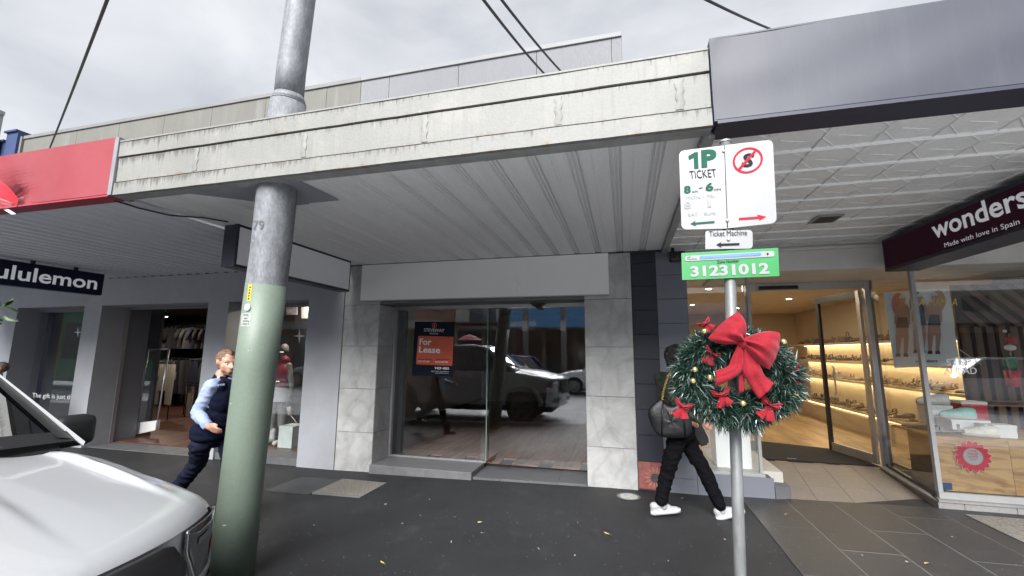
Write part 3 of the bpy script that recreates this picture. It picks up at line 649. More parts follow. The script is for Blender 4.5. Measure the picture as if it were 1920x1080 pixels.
obj('door_closer', box(1.95, 2.45, 6.95, 6.999, 2.53, 2.58), mBlack, rs)
obj('upper_wall', box(.105, 7.0, 5.56, 5.75, 2.8655, 3.4), mRen, rs)  # unseen wall, added to block light leaking in behind the awning
obj('roof', box(.11, 7.0, 5.751, 14.2, 2.90, 3.0), mRen, rs)  # unseen roof, added to keep stray light out of the interior
# entry tiles
mEnt = M('entry_tile', (0.1903, 0.1701, 0.1539), .5, var=.12, sc=3, rnd=True, fine=.12, bsc=30, dirt=[((.22, .2, .18), 4, .6, .75, (1, 1, 1))])
def zen(y): return .03 + (y-5.6)*.05
for i in range(5):
    for j in range(3):
        x0 = 1.62+.352*i + .08*j; y0 = 5.60+.49*j; off = (.0, 0, 0)[j]
        xr = min(x0+.35, 3.12+.08*j)
        if xr-x0 < .05: continue
        obj('entry_tile', prism([(x0, y0, zen(y0)), (xr-.003, y0, zen(y0)), (xr+.077, y0+.487, zen(y0+.487)), (x0+.08, y0+.487, zen(y0+.487))], (0, 0, -.05)), mEnt, rs)
obj('entry_bed', prism([(1.5, 5.58, zen(5.58)-.004), (3.3, 5.58, zen(5.58)-.004), (3.4, 7.1, zen(7.1)-.004), (1.6, 7.1, zen(7.1)-.004)], (0, 0, -.1)), M('entry_grout', (.10, .095, .09), .9), rs)
# right display: plinth stones, posts, glass
mPl = M('plinth_stone', (.24, .235, .23), .6, var=.15, sc=6, rnd=True, fine=.1)
P0, P1 = Vector((3.10, 5.66, 0)), Vector((3.30, 7.02, 0))
for k in range(6): obj('plinth_tile', box(3.09+.42*k+(.0 if k == 0 else -.24), 3.09+.42*(k+1)-.244, 5.60, 5.66, .0, .115, bev=.002), mPl, rs)
obj('plinth_top', prism([(3.05, 5.585, .117), (6.8, 5.585, .117), (6.8, 5.80, .117), (3.12, 5.80, .117)], (0, 0, .02)), mPl, rs)
obj('plinth_top', prism([(3.02, 5.60, .117), (3.10, 5.81, .117), (3.32, 7.05, .117), (3.22, 7.05, .117)], (0, 0, .021)), mPl, rs)
obj('plinth_tile', prism([(3.05, 5.60, .0), (3.25, 7.05, .0), (3.25, 7.05, .116), (3.05, 5.60, .116)], (.04, 0, 0)), mPl, rs)
obj('bottom_rail', box(3.09, 6.8, 5.64, 5.68, .138, .20), mFrW, rs)
obj('bottom_rail', prism([(3.085, 5.69, .1385), (3.285, 7.0, .1385), (3.285, 7.0, .175), (3.085, 5.69, .175)], (.03, 0, 0)), mDark, rs)
obj('corner_post', box(3.085, 3.125, 5.635, 5.685, .201, 2.6), mFrW, rs)
obj('pane', box(3.126, 6.8, 5.655, 5.663, .20, 2.6), mGlass, rs)
obj('pane', prism([(3.10, 5.69, .175), (3.292, 6.98, .175), (3.292, 6.98, 2.6), (3.10, 5.69, 2.6)], (.008, 0, 0)), mGlass, rs)
obj('door_post', box(3.27, 3.33, 6.98, 7.05, .1, 2.62), mAlu, rs)
obj('door_post', box(3.335, 3.36, 6.97, 7.04, .1, 2.62), mDark, rs)
# open glass door, hinged at the post
gd = thing('glass_door', 'open aluminium framed glass door of the shoe shop', 'door', (3.25, 7.08, .12))
H0, H1 = Vector((3.25, 7.08, .14)), Vector((3.04, 7.95, .14))
dv = (H1-H0).normalized(); nv = dv.cross(ZH)*.02
def leaf(a, b, z0, z1, m, nm, th=1):
    p, q = H0+dv*a, H0+dv*b
    return obj(nm, prism([p-nv*th+ZH*z0, q-nv*th+ZH*z0, q-nv*th+ZH*z1, p-nv*th+ZH*z1], nv*2*th), m, gd)
leaf(0, .06, 0, 2.36, mAlu, 'stile'); leaf(.84, .90, 0, 2.36, mDark, 'stile'); leaf(.061, .839, 0, .12, mAlu, 'rail'); leaf(.061, .839, 2.26, 2.36, mDark, 'rail')
leaf(.061, .839, .12, 2.26, mGlass, 'pane', .2)
hp = H0+dv*.72+nv*2.2
obj('pull_handle', tube([hp+ZH*.85+nv*-1.2, hp+ZH*.87, hp+ZH*1.25, hp+ZH*1.27+nv*-1.2], .012, n=8), mAlu, gd)
for zz in (.25, 1.2, 2.15): obj('hinge', box(3.225, 3.26, 7.052, 7.078, .14+zz, .14+zz+.1), mAlu, gd)
t = thing('door_mat', 'large black mat in the shoe shop doorway', 'mat', (2.5, 7.5, .105))
obj('pile', prism([(1.78, 7.08, .108), (3.20, 7.08, .108), (3.16, 8.1, .108), (2.2, 8.45, .108), (1.78, 8.45, .108)], (0, 0, .014)), M('mat_black', (.014, .014, .015), .95, var=.2, sc=60, bump=.8, bsc=200), t)
obj('label', box(2.2, 2.32, 7.2, 7.215, .1225, .1235), mAlu, t)
# interior of the shoe shop
ri = thing('room', 'warm lit shoe shop interior', 'room', (3, 9, 0)); ri['kind'] = 'structure'
mWarm = M('warm_wall', (.50, .42, .32), .8, var=.04, sc=2)
mOak = wood('oak_floor', (.30, .20, .10), (.42, .30, .165), 1.5, (6, .7, 6), .4, .8)
me_ok = mesh('plank', box(-.078, .078, -.9, .9, -.02, 0, bev=.0012), mOak)
of = thing('floor', 'pale oak plank floor inside the shoe shop', 'floor', (3, 10, 0)); of['kind'] = 'structure'
for i in range(27):
    for j in range(5):
        yc = 7.0 + (i*.713 % 1.8) + 1.8*j; lo, hi = max(yc-.9, 7.06), min(yc+.9, 14)
        if hi-lo > .1: inst('plank', me_ok, (.82+.158*i, (lo+hi)/2, .107), of, (0, 0, 0), (1, (hi-lo-.003)/1.8, 1))
obj('subfloor', box(.7, 5.0, 7.04, 14, -.1, .085), mRen, of)
obj('wall', box(.60, .74, 5.95, 14, -.1, 2.9), mWarm, ri)
obj('wall', box(4.78, 4.9, 7.1, 14, -.1, 2.9), mWarm, ri)
obj('wall', box(.6, 4.9, 14, 14.1, -.1, 2.9), mWarm, ri)
obj('ceiling', box(.74, 4.8, 7.121, 14, 2.75, 2.8), M('ceil_warm', (.62, .58, .52), .8), ri)
obj('display_wall', box(4.92, 6.8, 7.06, 7.10, .1, 2.62), mWarm, ri)
obj('display_floor', box(.77, 1.7, 5.76, 6.85, .1, .262), M('pale_floor', (.5, .48, .44), .6), ri)
for i, (x, y) in enumerate(((1.5, 8.3), (2.6, 8.0), (3.6, 8.4), (2.2, 9.6), (3.4, 10.2), (1.6, 11), (2.8, 12))):
    t = thing('downlight', 'round recessed downlight in the shoe shop ceiling', 'light', (x, y, 2.75), group='shoe shop downlights')
    obj('trim', ring((x, y, 2.746), .05, .075, XH, YH, 20), mWhite, t); obj('bulb', disc((x, y, 2.747), .05, XH, YH, 20), emit('downlight_glow', (1, .88, .70), 6), t)
    area('downlight_lamp', (x, y, 2.735), .1, 1.5, (1, .82, .58), t)
# lit shelves
sh = thing('shoe_shelving', 'long lit timber wall shelving carrying shoes in the shoe shop', 'shelving', (4.6, 9.5, .1))
mShelf = wood('shelf_oak', (.42, .33, .22), (.56, .46, .33), 1.5, (6, .7, 6), .5, .8, rnd=False)
YS0, YS1 = 7.12, 13.2
SZ = [.50, 1.07, 1.45, 1.84]
obj('back_panel', box(4.72, 4.775, YS0, YS1, .3, 1.86), M('cream_back', (.58, .50, .36), .7, var=.04), sh)
obj('base_cabinet', box(4.36, 4.71, YS0, YS1, .108, .40), mShelf, sh)
for z in SZ:
    s = obj('shelf', box(4.36, 4.715, YS0, YS1, z-.035, z, bev=.002), mShelf, sh)
    obj('light_strip', box(4.66, 4.69, YS0, YS1, z-.047, z-.036), emit('strip_glow', (1, .76, .42), 1.2), sh)
    if z > .1: area('strip_lamp', (4.63, (YS0+YS1)/2, z-.05), .04, 2.3, (1, .76, .44), sh, (0, R(0), 0), YS1-YS0)
# shoes
SHO = [('black', (.015, .014, .014)), ('tan', (.26, .15, .07)), ('brown', (.10, .055, .03)), ('grey', (.22, .21, .2)), ('white', (.6, .6, .6))]
def shoe_proto(kind, ci):
    nm, col = SHO[ci]
    mu = M('shoe_'+nm, col, .5, var=.2, sc=20); ms = M('sole_pale', (.45, .42, .38), .7) if kind == 'sneaker' else M('sole_dark', (.05, .035, .025), .6)
    up = bmesh.new(); so = bmesh.new()
    L_ = .26
    rows = []
    for i in range(11):
        t_ = i/10; x = -.13+L_*t_; wd = .028+.016*math.sin(math.pi*min(1, t_*.9+.15)); hl = {'sneaker': .03, 'sandal': .035*(1-t_)+.015, 'heel': .075*(1-t_)**1.3+.008, 'flat': .012}[kind]
        rows.append((x, wd if i not in (0, 10) else wd*.55, hl))
    th = .028 if kind == 'sneaker' else .01
    grid([[(x, -wd, h-th), (x, -wd, h), (x, wd, h), (x, wd, h-th), (x, -wd, h-th)] for x, wd, h in rows], so)
    if kind == 'heel': tube([(-.11, 0, .07), (-.105, 0, .0)], [.014, .007], so, 8)
    if kind in ('sandal', 'heel'):
        for x, a in ((.06, .05), (.02, .055), (-.09, .085)):
            i = min(range(11), key=lambda q: abs(rows[q][0]-x)); h = rows[i][2]; wd = rows[i][1]
            grid([[(x+dx, wd*math.cos(math.pi*k/8)*1.02, h+a*math.sin(math.pi*k/8)*.8) for k in range(9)] for dx in (-.012, .012)], up)
        for s in (-1, 1): grid([[(x, s*wd*1.02, h-.002), (x, s*wd*1.02, h+.010)] for x, wd, h in rows[:9]], up)
        grid([[(-.118, .02*s, rows[1][2]), (-.125, .02*s, rows[1][2]+.06)] for s in (-1, 0, 1)], up)
    else:
        r2 = []
        for i, (x, wd, h) in enumerate(rows):
            t_ = i/10; top = {'sneaker': .082, 'flat': .05}[kind]*(1-.62*max(0, (t_-.30)/.70)**.8)*(1 if i < 10 else .4)
            if i == 0: top *= .8
            r2.append([(x, -wd, h), (x, -wd*.92, h+top*.5), (x, -wd*.45, h+top), (x, wd*.45, h+top), (x, wd*.92, h+top*.5), (x, wd, h)])
        grid(r2, up)
        if kind == 'sneaker':
            for k in range(4): grid([[(.0+.022*k+dx, y, .075+.045-.012*k) for y in (-.02, .02)] for dx in (0, .008)], so)
    li = bmesh.new()
    if kind in ('sneaker', 'flat'): ball((-.075, 0, .105 if kind == 'sneaker' else .055), (.042, .021, .012), li, 12, 6)
    else: grid([[(x, -wd*.8, h+.002), (x, wd*.8, h+.002)] for x, wd, h in rows], li)
    return mesh('upper', up, mu), mesh('sole', so, ms), mesh('lining', li, M('shoe_lining', (.035, .03, .028), .9) if kind in ('sneaker', 'flat') else M('insole_tan', (.30, .22, .14), .7))
SP = {}
def shoe(kind, ci, loc, rz, label, group=None, sc=1.0):
    if (kind, ci) not in SP: SP[(kind, ci)] = shoe_proto(kind, ci)
    t = thing('shoe', label, 'shoe', loc, rz, group); t.scale = (sc,)*3
    for nm, me in zip(('upper', 'sole', 'lining'), SP[(kind, ci)]):
        o = bpy.data.objects.new(nm, me); COL.objects.link(o); o.parent = t
kinds = ['sandal', 'heel', 'flat', 'sandal', 'heel', 'sneaker', 'sandal']
row_n = ('lowest', 'second', 'third', 'top')
for r_, z in enumerate(SZ):
    y = 7.4; k = r_*3
    while y < 12.8:
        kd = kinds[(k*5+r_) % 7]; ci = (k*2+r_) % 4
        shoe(kd, ci, (4.50, y, z+.012), R(180+random.uniform(-25, 25)), '%s %s shoe on the %s lit shelf' % (SHO[ci][0], {'sandal': 'strappy', 'heel': 'heeled', 'flat': 'flat', 'sneaker': 'laced'}[kd], row_n[r_]), '%s %s shoes on the %s lit shelf' % (SHO[ci][0], kd, row_n[r_]), 1.05)
        y += random.choice((.15, .15, .17, .3)); k += 1
def handbag(x, y, z, label):
    t = thing('handbag', label, 'handbag', (x, y, z))
    bm = prism([(x, y-.11, z), (x, y+.11, z), (x, y+.09, z+.11), (x, y-.09, z+.11)], (.07, 0, 0)); bmesh.ops.bevel(bm, geom=bm.edges[:], offset=.012, segments=2, affect='EDGES')
    obj('body', bm, M('bag_leather', (.03, .02, .018), .5), t)
    obj('handle', tube([(x+.03, y-.07, z+.11), (x+.03, y-.05, z+.19), (x+.03, y, z+.22), (x+.03, y+.05, z+.19), (x+.03, y+.07, z+.11)], .007, n=6), M('bag_leather', (.03, .02, .018), .5), t)
handbag(4.45, 8.9, 1.842, 'small dark handbag with loop handle on the top shelf nearest the window')
handbag(4.45, 10.4, 1.842, 'small dark handbag on the top shelf deep in the shop')
# window displays of the shoe shop
mPly = wood('plywood', (.25, .125, .045), (.44, .275, .12), 1.1, (1.2, 3, 4), .5, 4.0)
for k in range(4):
    pb = thing('display_plinth', ('plywood display box with red rosette sticker in the shoe shop window', 'plywood display box butted beside the rosette box', 'plywood display box further along the shoe shop window', 'plywood display box at the far end of the shoe shop window')[k], 'plinth', (3.5+.62*k, 6, .2))
    obj('front', box(3.16+.62*k, 3.777+.62*k, 5.72, 5.74, .20, .745), mPly, pb)
    obj('top', box(3.16+.62*k, 3.777+.62*k, 5.741, 6.5, .725, .745), mPly, pb)
    if k == 0: obj('side', box(3.24, 3.26, 5.745, 6.35, .20, .724), wood('ply_dark', (.14, .075, .035), (.20, .115, .06), .9, (3, 1.5, 5), .5, 3.2), pb)
# rosette
PR = PY(5.70)
c = PR(1824, 856); t = thing('rosette_sticker', 'red and white petal rosette reading love peace hope joy on plywood', 'sticker', c)
bm = bmesh.new(); bw = bmesh.new()
for k in range(16):
    a = 2*math.pi*(k+.3)/16; u = XH*math.cos(a)+ZH*math.sin(a); v = XH*-math.sin(a)+ZH*math.cos(a)
    for b_, s, dy in ((bw, 1.0, 0), (bm, .88, -.002)):
        o_ = c+Vector((0, dy, 0)); q = .155
        cc = o_ + u*.115
        poly([cc+(u*.055)*s, cc+(u*.02+v*.028)*s, cc+(u*-.05+v*.018)*s, cc+(u*-.05-v*.018)*s, cc+(u*.02-v*.028)*s], b_)
obj('petal_edge', bw, M('peach', (.58, .36, .28), .7, spec=.1), t); obj('petal', bm, M('rosette_red', (.34, .010, .028), .7, spec=.1), t)
obj('centre', poly([c+Vector((0, -.004, 0))+(XH*math.cos(a)+ZH*math.sin(a))*(.088 if i % 2 else .078) for i, a in enumerate([2*math.pi*k/48 for k in range(48)])]), mSign, t)
PR2 = PY(5.694)
for s_, y_, x0, x1 in (('LOVE', 847, 1816, 1831), ('PEACE', 852.5, 1814, 1834), ('HOPE', 858, 1816, 1833), ('JOY', 863.5, 1819, 1830)): tpx(s_, (x0, y_), (x1, y_+1), (x0, y_-3.6), PR2, mRed, t, bold=.01)
t = obj('blue_sticker', box(*[v for v in (PY(5.64)(1769, 915).x, PY(5.64)(1787, 915).x)], 5.649, 5.653, PY(5.65)(1775, 918).z, PY(5.65)(1775, 905).z), M('sticker_blue', (.02, .045, .09), .4, var=.3, sc=60)); tag(t, 'small dark blue sticker low on the shoe shop window corner', 'sticker')
# timber slat screen behind
ts = thing('slat_screen', 'dark brown timber slat screen behind the shoe window display', 'screen', (5, 6.75, .2))
mSlat = wood('slat_brown', (.06, .030, .017), (.12, .062, .036), 1.2, (5, 5, .8), .6, .8)
obj('backing', box(4.15, 6.8, 6.80, 6.83, .2, 2.5), M('slat_back', (.028, .016, .011), .8), ts)
for k in range(22): obj('slat', box(4.17+.12*k, 4.24+.12*k, 6.74, 6.795, 1.05, 1.95), mSlat, ts)
for k in range(22): obj('slat', box(4.17+.12*k, 4.24+.12*k, 6.74, 6.795, .2, .98), mSlat, ts)
obj('rail', box(4.15, 6.8, 6.735, 6.796, .982, 1.048), mSlat, ts)
for k in range(15):
    a = Vector((4.17+.18*k, 6.74, 1.96)); b = a+Vector((-.5, 0, .53)) if k > 2 else a+Vector((-.17*k, 0, .18*k+.02))
    obj('slat', prism([a, a+Vector((.09, 0, 0)), b+Vector((.09, 0, 0)), b], (0, .05, 0)), mSlat, ts)
# poster of three swimwear figures
PP = PY(6.30)
t = thing('poster', 'pale poster of three figures in dark swimwear behind the shoe window', 'poster', PP(1735, 690))
obj('sheet', prism([PY(6.31)(*p) for p in ((1656, 548), (1778, 540), (1800, 685), (1678, 690))], (0, .01, 0)), M('poster_grey', (.62, .65, .67), .6, var=.05), t)
mSkin2 = M('print_skin', (.36, .19, .135), .6, var=.08); mDk = M('print_dark', (.012, .014, .022), .6)
def fig(cx, top, hgt, halo, dress):
    s = hgt/130.
    def q(*pts): return [(cx+a*s, top+b*s) for a, b in pts]
    def f(n, pts, m, dy=0): fpx(n, pts, PY(6.305-dy), m, t)
    f('halo', [(cx+(14*math.cos(a)-(9 if halo[1] else -9))*s, top+(20+24*math.sin(a))*s) for a in [k*math.pi/8 for k in range(16)]], halo[0], .0)
    f('figure_legs', q((-12, 62), (12, 62), (14, 92), (10, 128), (4, 128), (3, 92), (-2, 92), (-6, 128), (-12, 128), (-14, 90)), mSkin2, .001)
    f('figure_body', q((-7, 20), (7, 20), (15, 28), (17, 62), (11, 66), (9, 44), (-9, 44), (-11, 66), (-17, 60), (-15, 28)), mSkin2, .0015)
    f('figure_torso', q((-9, 26), (9, 26), (11, 66), (-11, 66)), mDk if dress else mSkin2, .0025)
    f('figure_shorts', q((-10, 48), (10, 48), (14, 70), (-14, 70)), mDk, .003)
    f('figure_head', [(cx+7*math.cos(a)*s, top+(11+9*math.sin(a))*s) for a in [k*math.pi/6 for k in range(12)]], mSkin2, .002)
    f('figure_hair', [(cx+8*math.cos(a)*s, top+(8+7*math.sin(a))*s) for a in [math.pi+k*math.pi/8 for k in range(9)]], M('print_hair', (.55, .5, .45), .6), .0028)
    f('figure_shoe', q((-13, 124), (-4, 124), (-4, 131), (-15, 131)), mDk, .003); f('figure_shoe', q((3, 124), (11, 124), (13, 131), (2, 131)), mDk, .003)
fig(1692, 552, 116, (M('print_pink', (.42, .06, .08), .6), 1), False); fig(1725, 549, 112, (M('print_green', (.05, .12, .06), .6), 1), True); fig(1752, 547, 116, (M('print_ochre', (.42, .25, .08), .6), 0), False)
tpx('wonders', (1716, 680), (1758, 679), (1716, 674.5), PY(6.29), mDk, t, bold=.02)
# step ahead decal
PD = PY(5.648)
t = thing('window_lettering', 'white step ahead lettering on the shoe shop window', 'lettering', PD(1800, 690))
tpx('STEP', (1775, 686), (1821, 685), (1774, 673), PD, mDec, t); tpx('AHEAD', (1770, 702), (1832, 701), (1769, 690), PD, mDec, t)
obj('stroke', tube([PD(1799, 655), PD(1839, 683)], .002, n=4), mDec, t); obj('stroke', tube([PD(1775, 716), PD(1792, 728)], .002, n=4), mDec, t)
t = thing('window_lettering', 'painted reflection of a gold shop sign on the shoe shop window', 'lettering', PD(1760, 570))  # reversed reflection of a sign across the street, drawn as letters on the pane
mGold = M('gold_reflection', (.55, .42, .12), .4)
for s_, x0, x1 in (('A', 1722, 1733), ('MAM', 1741, 1775), ('A', 1784, 1795)): tpx(s_, (x0, 574), (x1, 573), (x0, 560), PD, mGold, t, shear=.2)
# display shoes and boxes
zt = .745
def cbox(x0, x1, y0, y1, z0, z1, mat, label, lidm=None):
    t = thing('shoe_box', label, 'box', ((x0+x1)/2, (y0+y1)/2, z0))
    obj('carton', box(x0, x1, y0, y1, z0, z1-.03), mat, t); obj('lid', box(x0-.004, x1+.004, y0-.004, y1+.004, z1-.03, z1), lidm or mat, t)
mBoxW = M('carton_white', (.66, .66, .67), .6); mBoxR = M('carton_red', (.42, .02, .04), .5)
cbox(3.46, 3.80, 5.95, 6.2, zt, zt+.15, mBoxW, 'white shoe box under the mint sneaker')
cbox(3.66, 3.92, 5.80, 5.94, zt, zt+.13, mBoxW, 'small white shoe box behind the cream sneaker')
cbox(3.78, 4.02, 6.3, 6.5, zt+.0, zt+.32, mBoxR, 'red shoe box with white end behind the mint sneaker', mBoxW)
cbox(3.44, 3.66, 6.25, 6.48, zt, zt+.27, mBoxW, 'tall white shoe box under the pale trainer')
SHO.append(('mint', (.28, .52, .48))); SHO.append(('cream', (.6, .57, .52)))
shoe('sneaker', 5, (3.58, 6.05, zt+.15), R(165), 'mint green sneaker on a white box in the shop window', sc=1.15)
shoe('sneaker', 6, (3.62, 5.83, zt), R(160), 'cream laced sneaker on the plywood display box', sc=1.1)
shoe('sneaker', 4, (3.54, 6.36, zt+.27), R(170), 'pale white trainer on the tall white box', sc=1.15)
shoe('sandal', 3, (3.34, 5.85, zt), R(150), 'grey strappy sandal at the corner of the plywood display', sc=1.1)
shoe('flat', 0, (3.30, 6.15, zt), R(130), 'black flat shoe leaning at the side of the plywood display', sc=1.1)
shoe('flat', 3, (3.31, 6.3, zt), R(120), 'grey flat shoe beside the black flat shoe', sc=1.1)
t = thing('festive_figurine', 'festive ornament with star, dove and red pot in the shoe window', 'ornament', (4.27, 6.2, zt))
PFg = PY(6.2)
obj('pot', tube([PFg(1900, 725), PFg(1897, 695)], [.05, .07], n=14), mBoxR, t); obj('sprig', ball(PFg(1894, 680), (.07, .05, .08)), M('sprig_green', (.03, .14, .06), .6, var=.4, sc=40), t)
obj('dove', ball(PFg(1894, 652), (.055, .03, .035)), mWhite, t); obj('candy', ball(PFg(1896, 638), .045), mBoxR, t); obj('star', ball(PFg(1884, 621), .018), mWhite, t); obj('stem', tube([PFg(1897, 695), PFg(1892, 625)], .01, n=6), mPly, t)
t = obj('display_cube', box(1.02, 1.40, 5.8, 6.15, .263, .76, bev=.004), mWhite); tag(t, 'plain white display cube behind the narrow shoe shop window', 'display cube')
# mural tile
mt = thing('mural_tile', 'painted pink flower mural tile at the foot of the navy pier', 'tile', (.25, D, .17))
obj('slab', box(.112, .404, D+.004, D+.029, .02, .323), M('mural_pink', (.27, .085, .075), .6, var=.35, sc=14), mt)
bm = bmesh.new(); cc = Vector((.30, D+.002, .15))
for k in range(14):
    a = 2*math.pi*k/14; u = XH*math.cos(a)+ZH*math.sin(a); v = XH*-math.sin(a)+ZH*math.cos(a)
    if cc.x+.1*u.x < .4: poly([cc+u*.05, cc+u*.085+v*.016, cc+u*(.10 if u.x > .3 else .13), cc+u*.085-v*.016], bm)
obj('petal', bm, M('mural_petal', (.38, .16, .13), .6, var=.3, sc=30), mt); obj('flower_centre', disc(cc-YH*.001, .05, XH, ZH), M('mural_dark', (.06, .05, .06), .6, var=.8, sc=60), mt)
obj('border', ring(cc+Vector((0, .001, 0)), .133, .14, XH*.7, ZH, 24), M('mural_dark', (.06, .05, .06)), mt) if False else None
# cctv under awning
t = thing('security_camera', 'small black security camera under the awning above the grey pier', 'security camera', (.55, 5.3, 2.86))
obj('bracket', tube([(.60, 5.4, 2.86), (.60, 5.4, 2.78)], .02, n=8), mDark, t); obj('housing', box(.55, .72, 5.25, 5.42, 2.68, 2.79, bev=.02), mBlack, t); obj('lens', ball((.62, 5.25, 2.73), .03), M('dark_lens', (.01, .01, .012), .1), t)

# ------------------------------------------------------------------ under-awning hanging signs
def hang(name, X, th, quad, label, face, frame, cat='sign'):
    P = PX(X); q = [P(*p) for p in quad]
    ys, ye = (q[0].y+q[3].y)/2, (q[1].y+q[2].y)/2; z0, z1 = (q[2].z+q[3].z)/2, (q[0].z+q[1].z)/2
    y0, y1 = min(ys, ye), max(ys, ye); s = 1 if X < 0 else -1
    t = thing(name, label, cat, (X-s*th/2, (y0+y1)/2, z0))
    a, b = sorted((X-s*.004, X-s*th))
    obj('box_body', box(a, b, y0, y1, z0, z1, bev=.004), frame, t)
    a, b = sorted((X-s*.0035, X))
    obj('face_panel', box(a, b, y0+.03, y1-.03, z0+.03, z1-.03), face, t)
    for y in (y0+.35, y1-.35): obj('hanger', box(X-s*th/2-.02, X-s*th/2+.02, y-.02, y+.02, z1-.002, 2.868), mDark, t)
    return t, y0, y1, z0, z1
mLB = M('lightbox_white', (.86, .87, .89), .4, var=.03, sc=2)
hang('lightbox_sign', -3.78, .17, ((445, 418), (660, 490), (655, 547), (440, 500)), 'blank white lightbox with dark frame hanging behind the steel pole', mLB, M('frame_navy', (.018, .022, .04), .4))
mLN = M('sign_navy_blue', (.012, .017, .042), .5, var=.06, spec=.2)
t, y0, y1, z0, z1 = hang('hanging_sign', -8.2, .14, ((0, 485), (196.5, 514.5), (192, 553), (0, 534)), 'navy hanging sign with white lower case lettering by the clothing shop', mLN, mLN)
e = t.children[0]
PLu = PX(-8.195)
# the board carries on towards the street outside the frame
for ch in list(t.children):
    if ch.name.startswith('box_body') or ch.name.startswith('face_panel'):
        for v in ch.data.vertices:
            if v.co.y < (y0+y1)/2: v.co.y -= .55
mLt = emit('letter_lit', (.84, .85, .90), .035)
a_, b_ = PLu(181, 542.5), PLu(0, 524); dirv = (a_-b_)
zb_, zt2 = PLu(22, 524.4).z, PLu(22, 496.5).z
yl = PLu(-26, 522).y
text3('lululemon', Vector((-8.195, yl, zb_)), Vector((-8.195, a_.y, zb_)), Vector((-8.195, yl, zt2)), mLt, t, bold=.018)
mWn = M('sign_maroon', (.050, .005, .024), .5, var=.08, spec=.15)
X_ = 2.72
t, y0, y1, z0, z1 = hang('hanging_sign', X_, .30, ((1920, 321), (1652, 459), (1660, 515), (1920, 421)), 'maroon hanging sign with white lettering under the slate awning', mWn, M('sign_frame_dark', (.012, .012, .03), .4))
for ch in list(t.children):
    if ch.name.startswith('box_body') or ch.name.startswith('face_panel'):
        for v in ch.data.vertices:
            if v.co.y < (y0+y1)/2: v.co.y -= .5
PWn = PX(X_-.005)
ya, yb = PWn(1746, 446).y, PWn(1925, 380).y
zb, zt_ = PWn(1756, 449).z, PWn(1746, 424).z
ww = (ya-yb)
text3('wonders', PWn(1751, 449), PWn(1932, 386), PWn(1744, 416), mLt, t, bold=.02)
text3('Made with love in Spain', PWn(1772, 467), PWn(1913, 423), PWn(1770, 456), mLt, t)

# ------------------------------------------------------------------ steel pole through the awning
pl = thing('steel_pole', 'thick galvanised steel pole with pale green painted lower half', 'pole', (-2.83, 2.79, gz(-2.8)))
mGalv = M('galvanised', (0.1734, 0.1808, 0.1956), .6, metal=.1, var=.28, sc=16, fine=.22, bsc=70, stretch=(1, 1, .45), dirt=[((.17, .18, .195), 4, .56, .72, (2, 2, .5)), ((.34, .35, .37), 30, .64, .70, (1, 1, .5))])
mGrn = M('pole_green', (0.1361, 0.1724, 0.1376), .5, var=.07, sc=3, fine=.06, bsc=60, bump=.1, dirt=[((.15, .17, .14), 6, .68, .74, (1, 1, .6)), ((.60, .62, .58), 34, .75, .77, (1, 1, 1))])
def pc(z):                                       # axis of the leaning pole
    pts = [(-.1, -2.835, 2.79), (.46, -2.79, 2.75), (1.43, -2.73, 2.72), (2.33, -2.645, 2.68), (2.78, -2.60, 2.64), (3.45, -2.53, 2.60), (3.82, -2.50, 2.57), (4.38, -2.45, 2.55), (9, -2.05, 2.45)]
    for a, b in zip(pts[:-1], pts[1:]):
        if z <= b[0]:
            t = (z-a[0])/(b[0]-a[0]); return Vector((a[1]+(b[1]-a[1])*t, a[2]+(b[2]-a[2])*t, z))
obj('shaft', tube([pc(z) for z in (-.1, .5, 1.4, 2.0, 2.4, 2.8, 3.2, 3.55)], [.142, .142, .142, .142, .142, .142, .131, .128], n=40), mGalv, pl)
obj('painted_band', tube([pc(z) for z in (-.08, .5, 1.0, 1.5, 2.10)], [.1438]*5, n=40), mGrn, pl)
obj('collar', tube([pc(z) for z in (3.54, 3.60)], [.130, .109], n=40), mGalv, pl)
obj('upper_shaft', tube([pc(z) for z in (3.58, 3.8, 4.4, 6, 8.9)], [.107, .106, .104, .095, .08], n=32), mGalv, pl)
def onpole(px, py, dr=.145):
    d = ray(px, py)
    best = None
    for it in range(900):
        t = 2.3+it*.002; p = Vector((0, 0, EYE))+d*(t/d.y)
        c = pc(p.z)
        if (Vector((p.x-c.x, p.y-c.y))).length < dr: return p
    return p
def polepatch(name, pts, mat, n=6, dr=.145):
    a, b, c, e = pts
    rows = [[onpole(*[((a[k]*(1-u)+b[k]*u)*(1-v)+(e[k]*(1-u)+c[k]*u)*v) for k in (0, 1)], dr) for u in [i/n for i in range(n+1)]] for v in [i/n for i in range(n+1)]]
    return obj(name, grid(rows), mat, pl)
polepatch('yellow_tag', ((466.5, 533), (472.5, 533.5), (469.5, 564.5), (463, 563.5)), M('tag_yellow', (.65, .45, .03), .5, var=.1), dr=.1455)
for k in range(5): polepatch('tag_digit', ((467.5-k*.75, 537+k*5.4), (470.7-k*.75, 537.3+k*5.4), (470-k*.75, 540+k*5.4), (467-k*.75, 539.7+k*5.4)), mBlackT, 2, dr=.1465)
polepatch('id_plate', ((453, 587), (471, 587), (468.5, 612), (451.5, 612)), M('plate_alu', (.40, .43, .40), .45, metal=.3, var=.2, sc=60), dr=.1455)
for k, (y, w_) in enumerate(((590.5, 9), (597, 7), (602, 11), (607.5, 12))): polepatch('plate_text', ((461-w_/2, y-1.2), (461+w_/2, y-1.2), (461+w_/2-.3, y+1.2), (460.7-w_/2, y+1.2)), M('plate_ink', (.12, .13, .12), .6), 3, dr=.1465)
c = onpole(464.5, 576, .1465); n_ = (c-pc(c.z)).normalized(); n_.z = 0
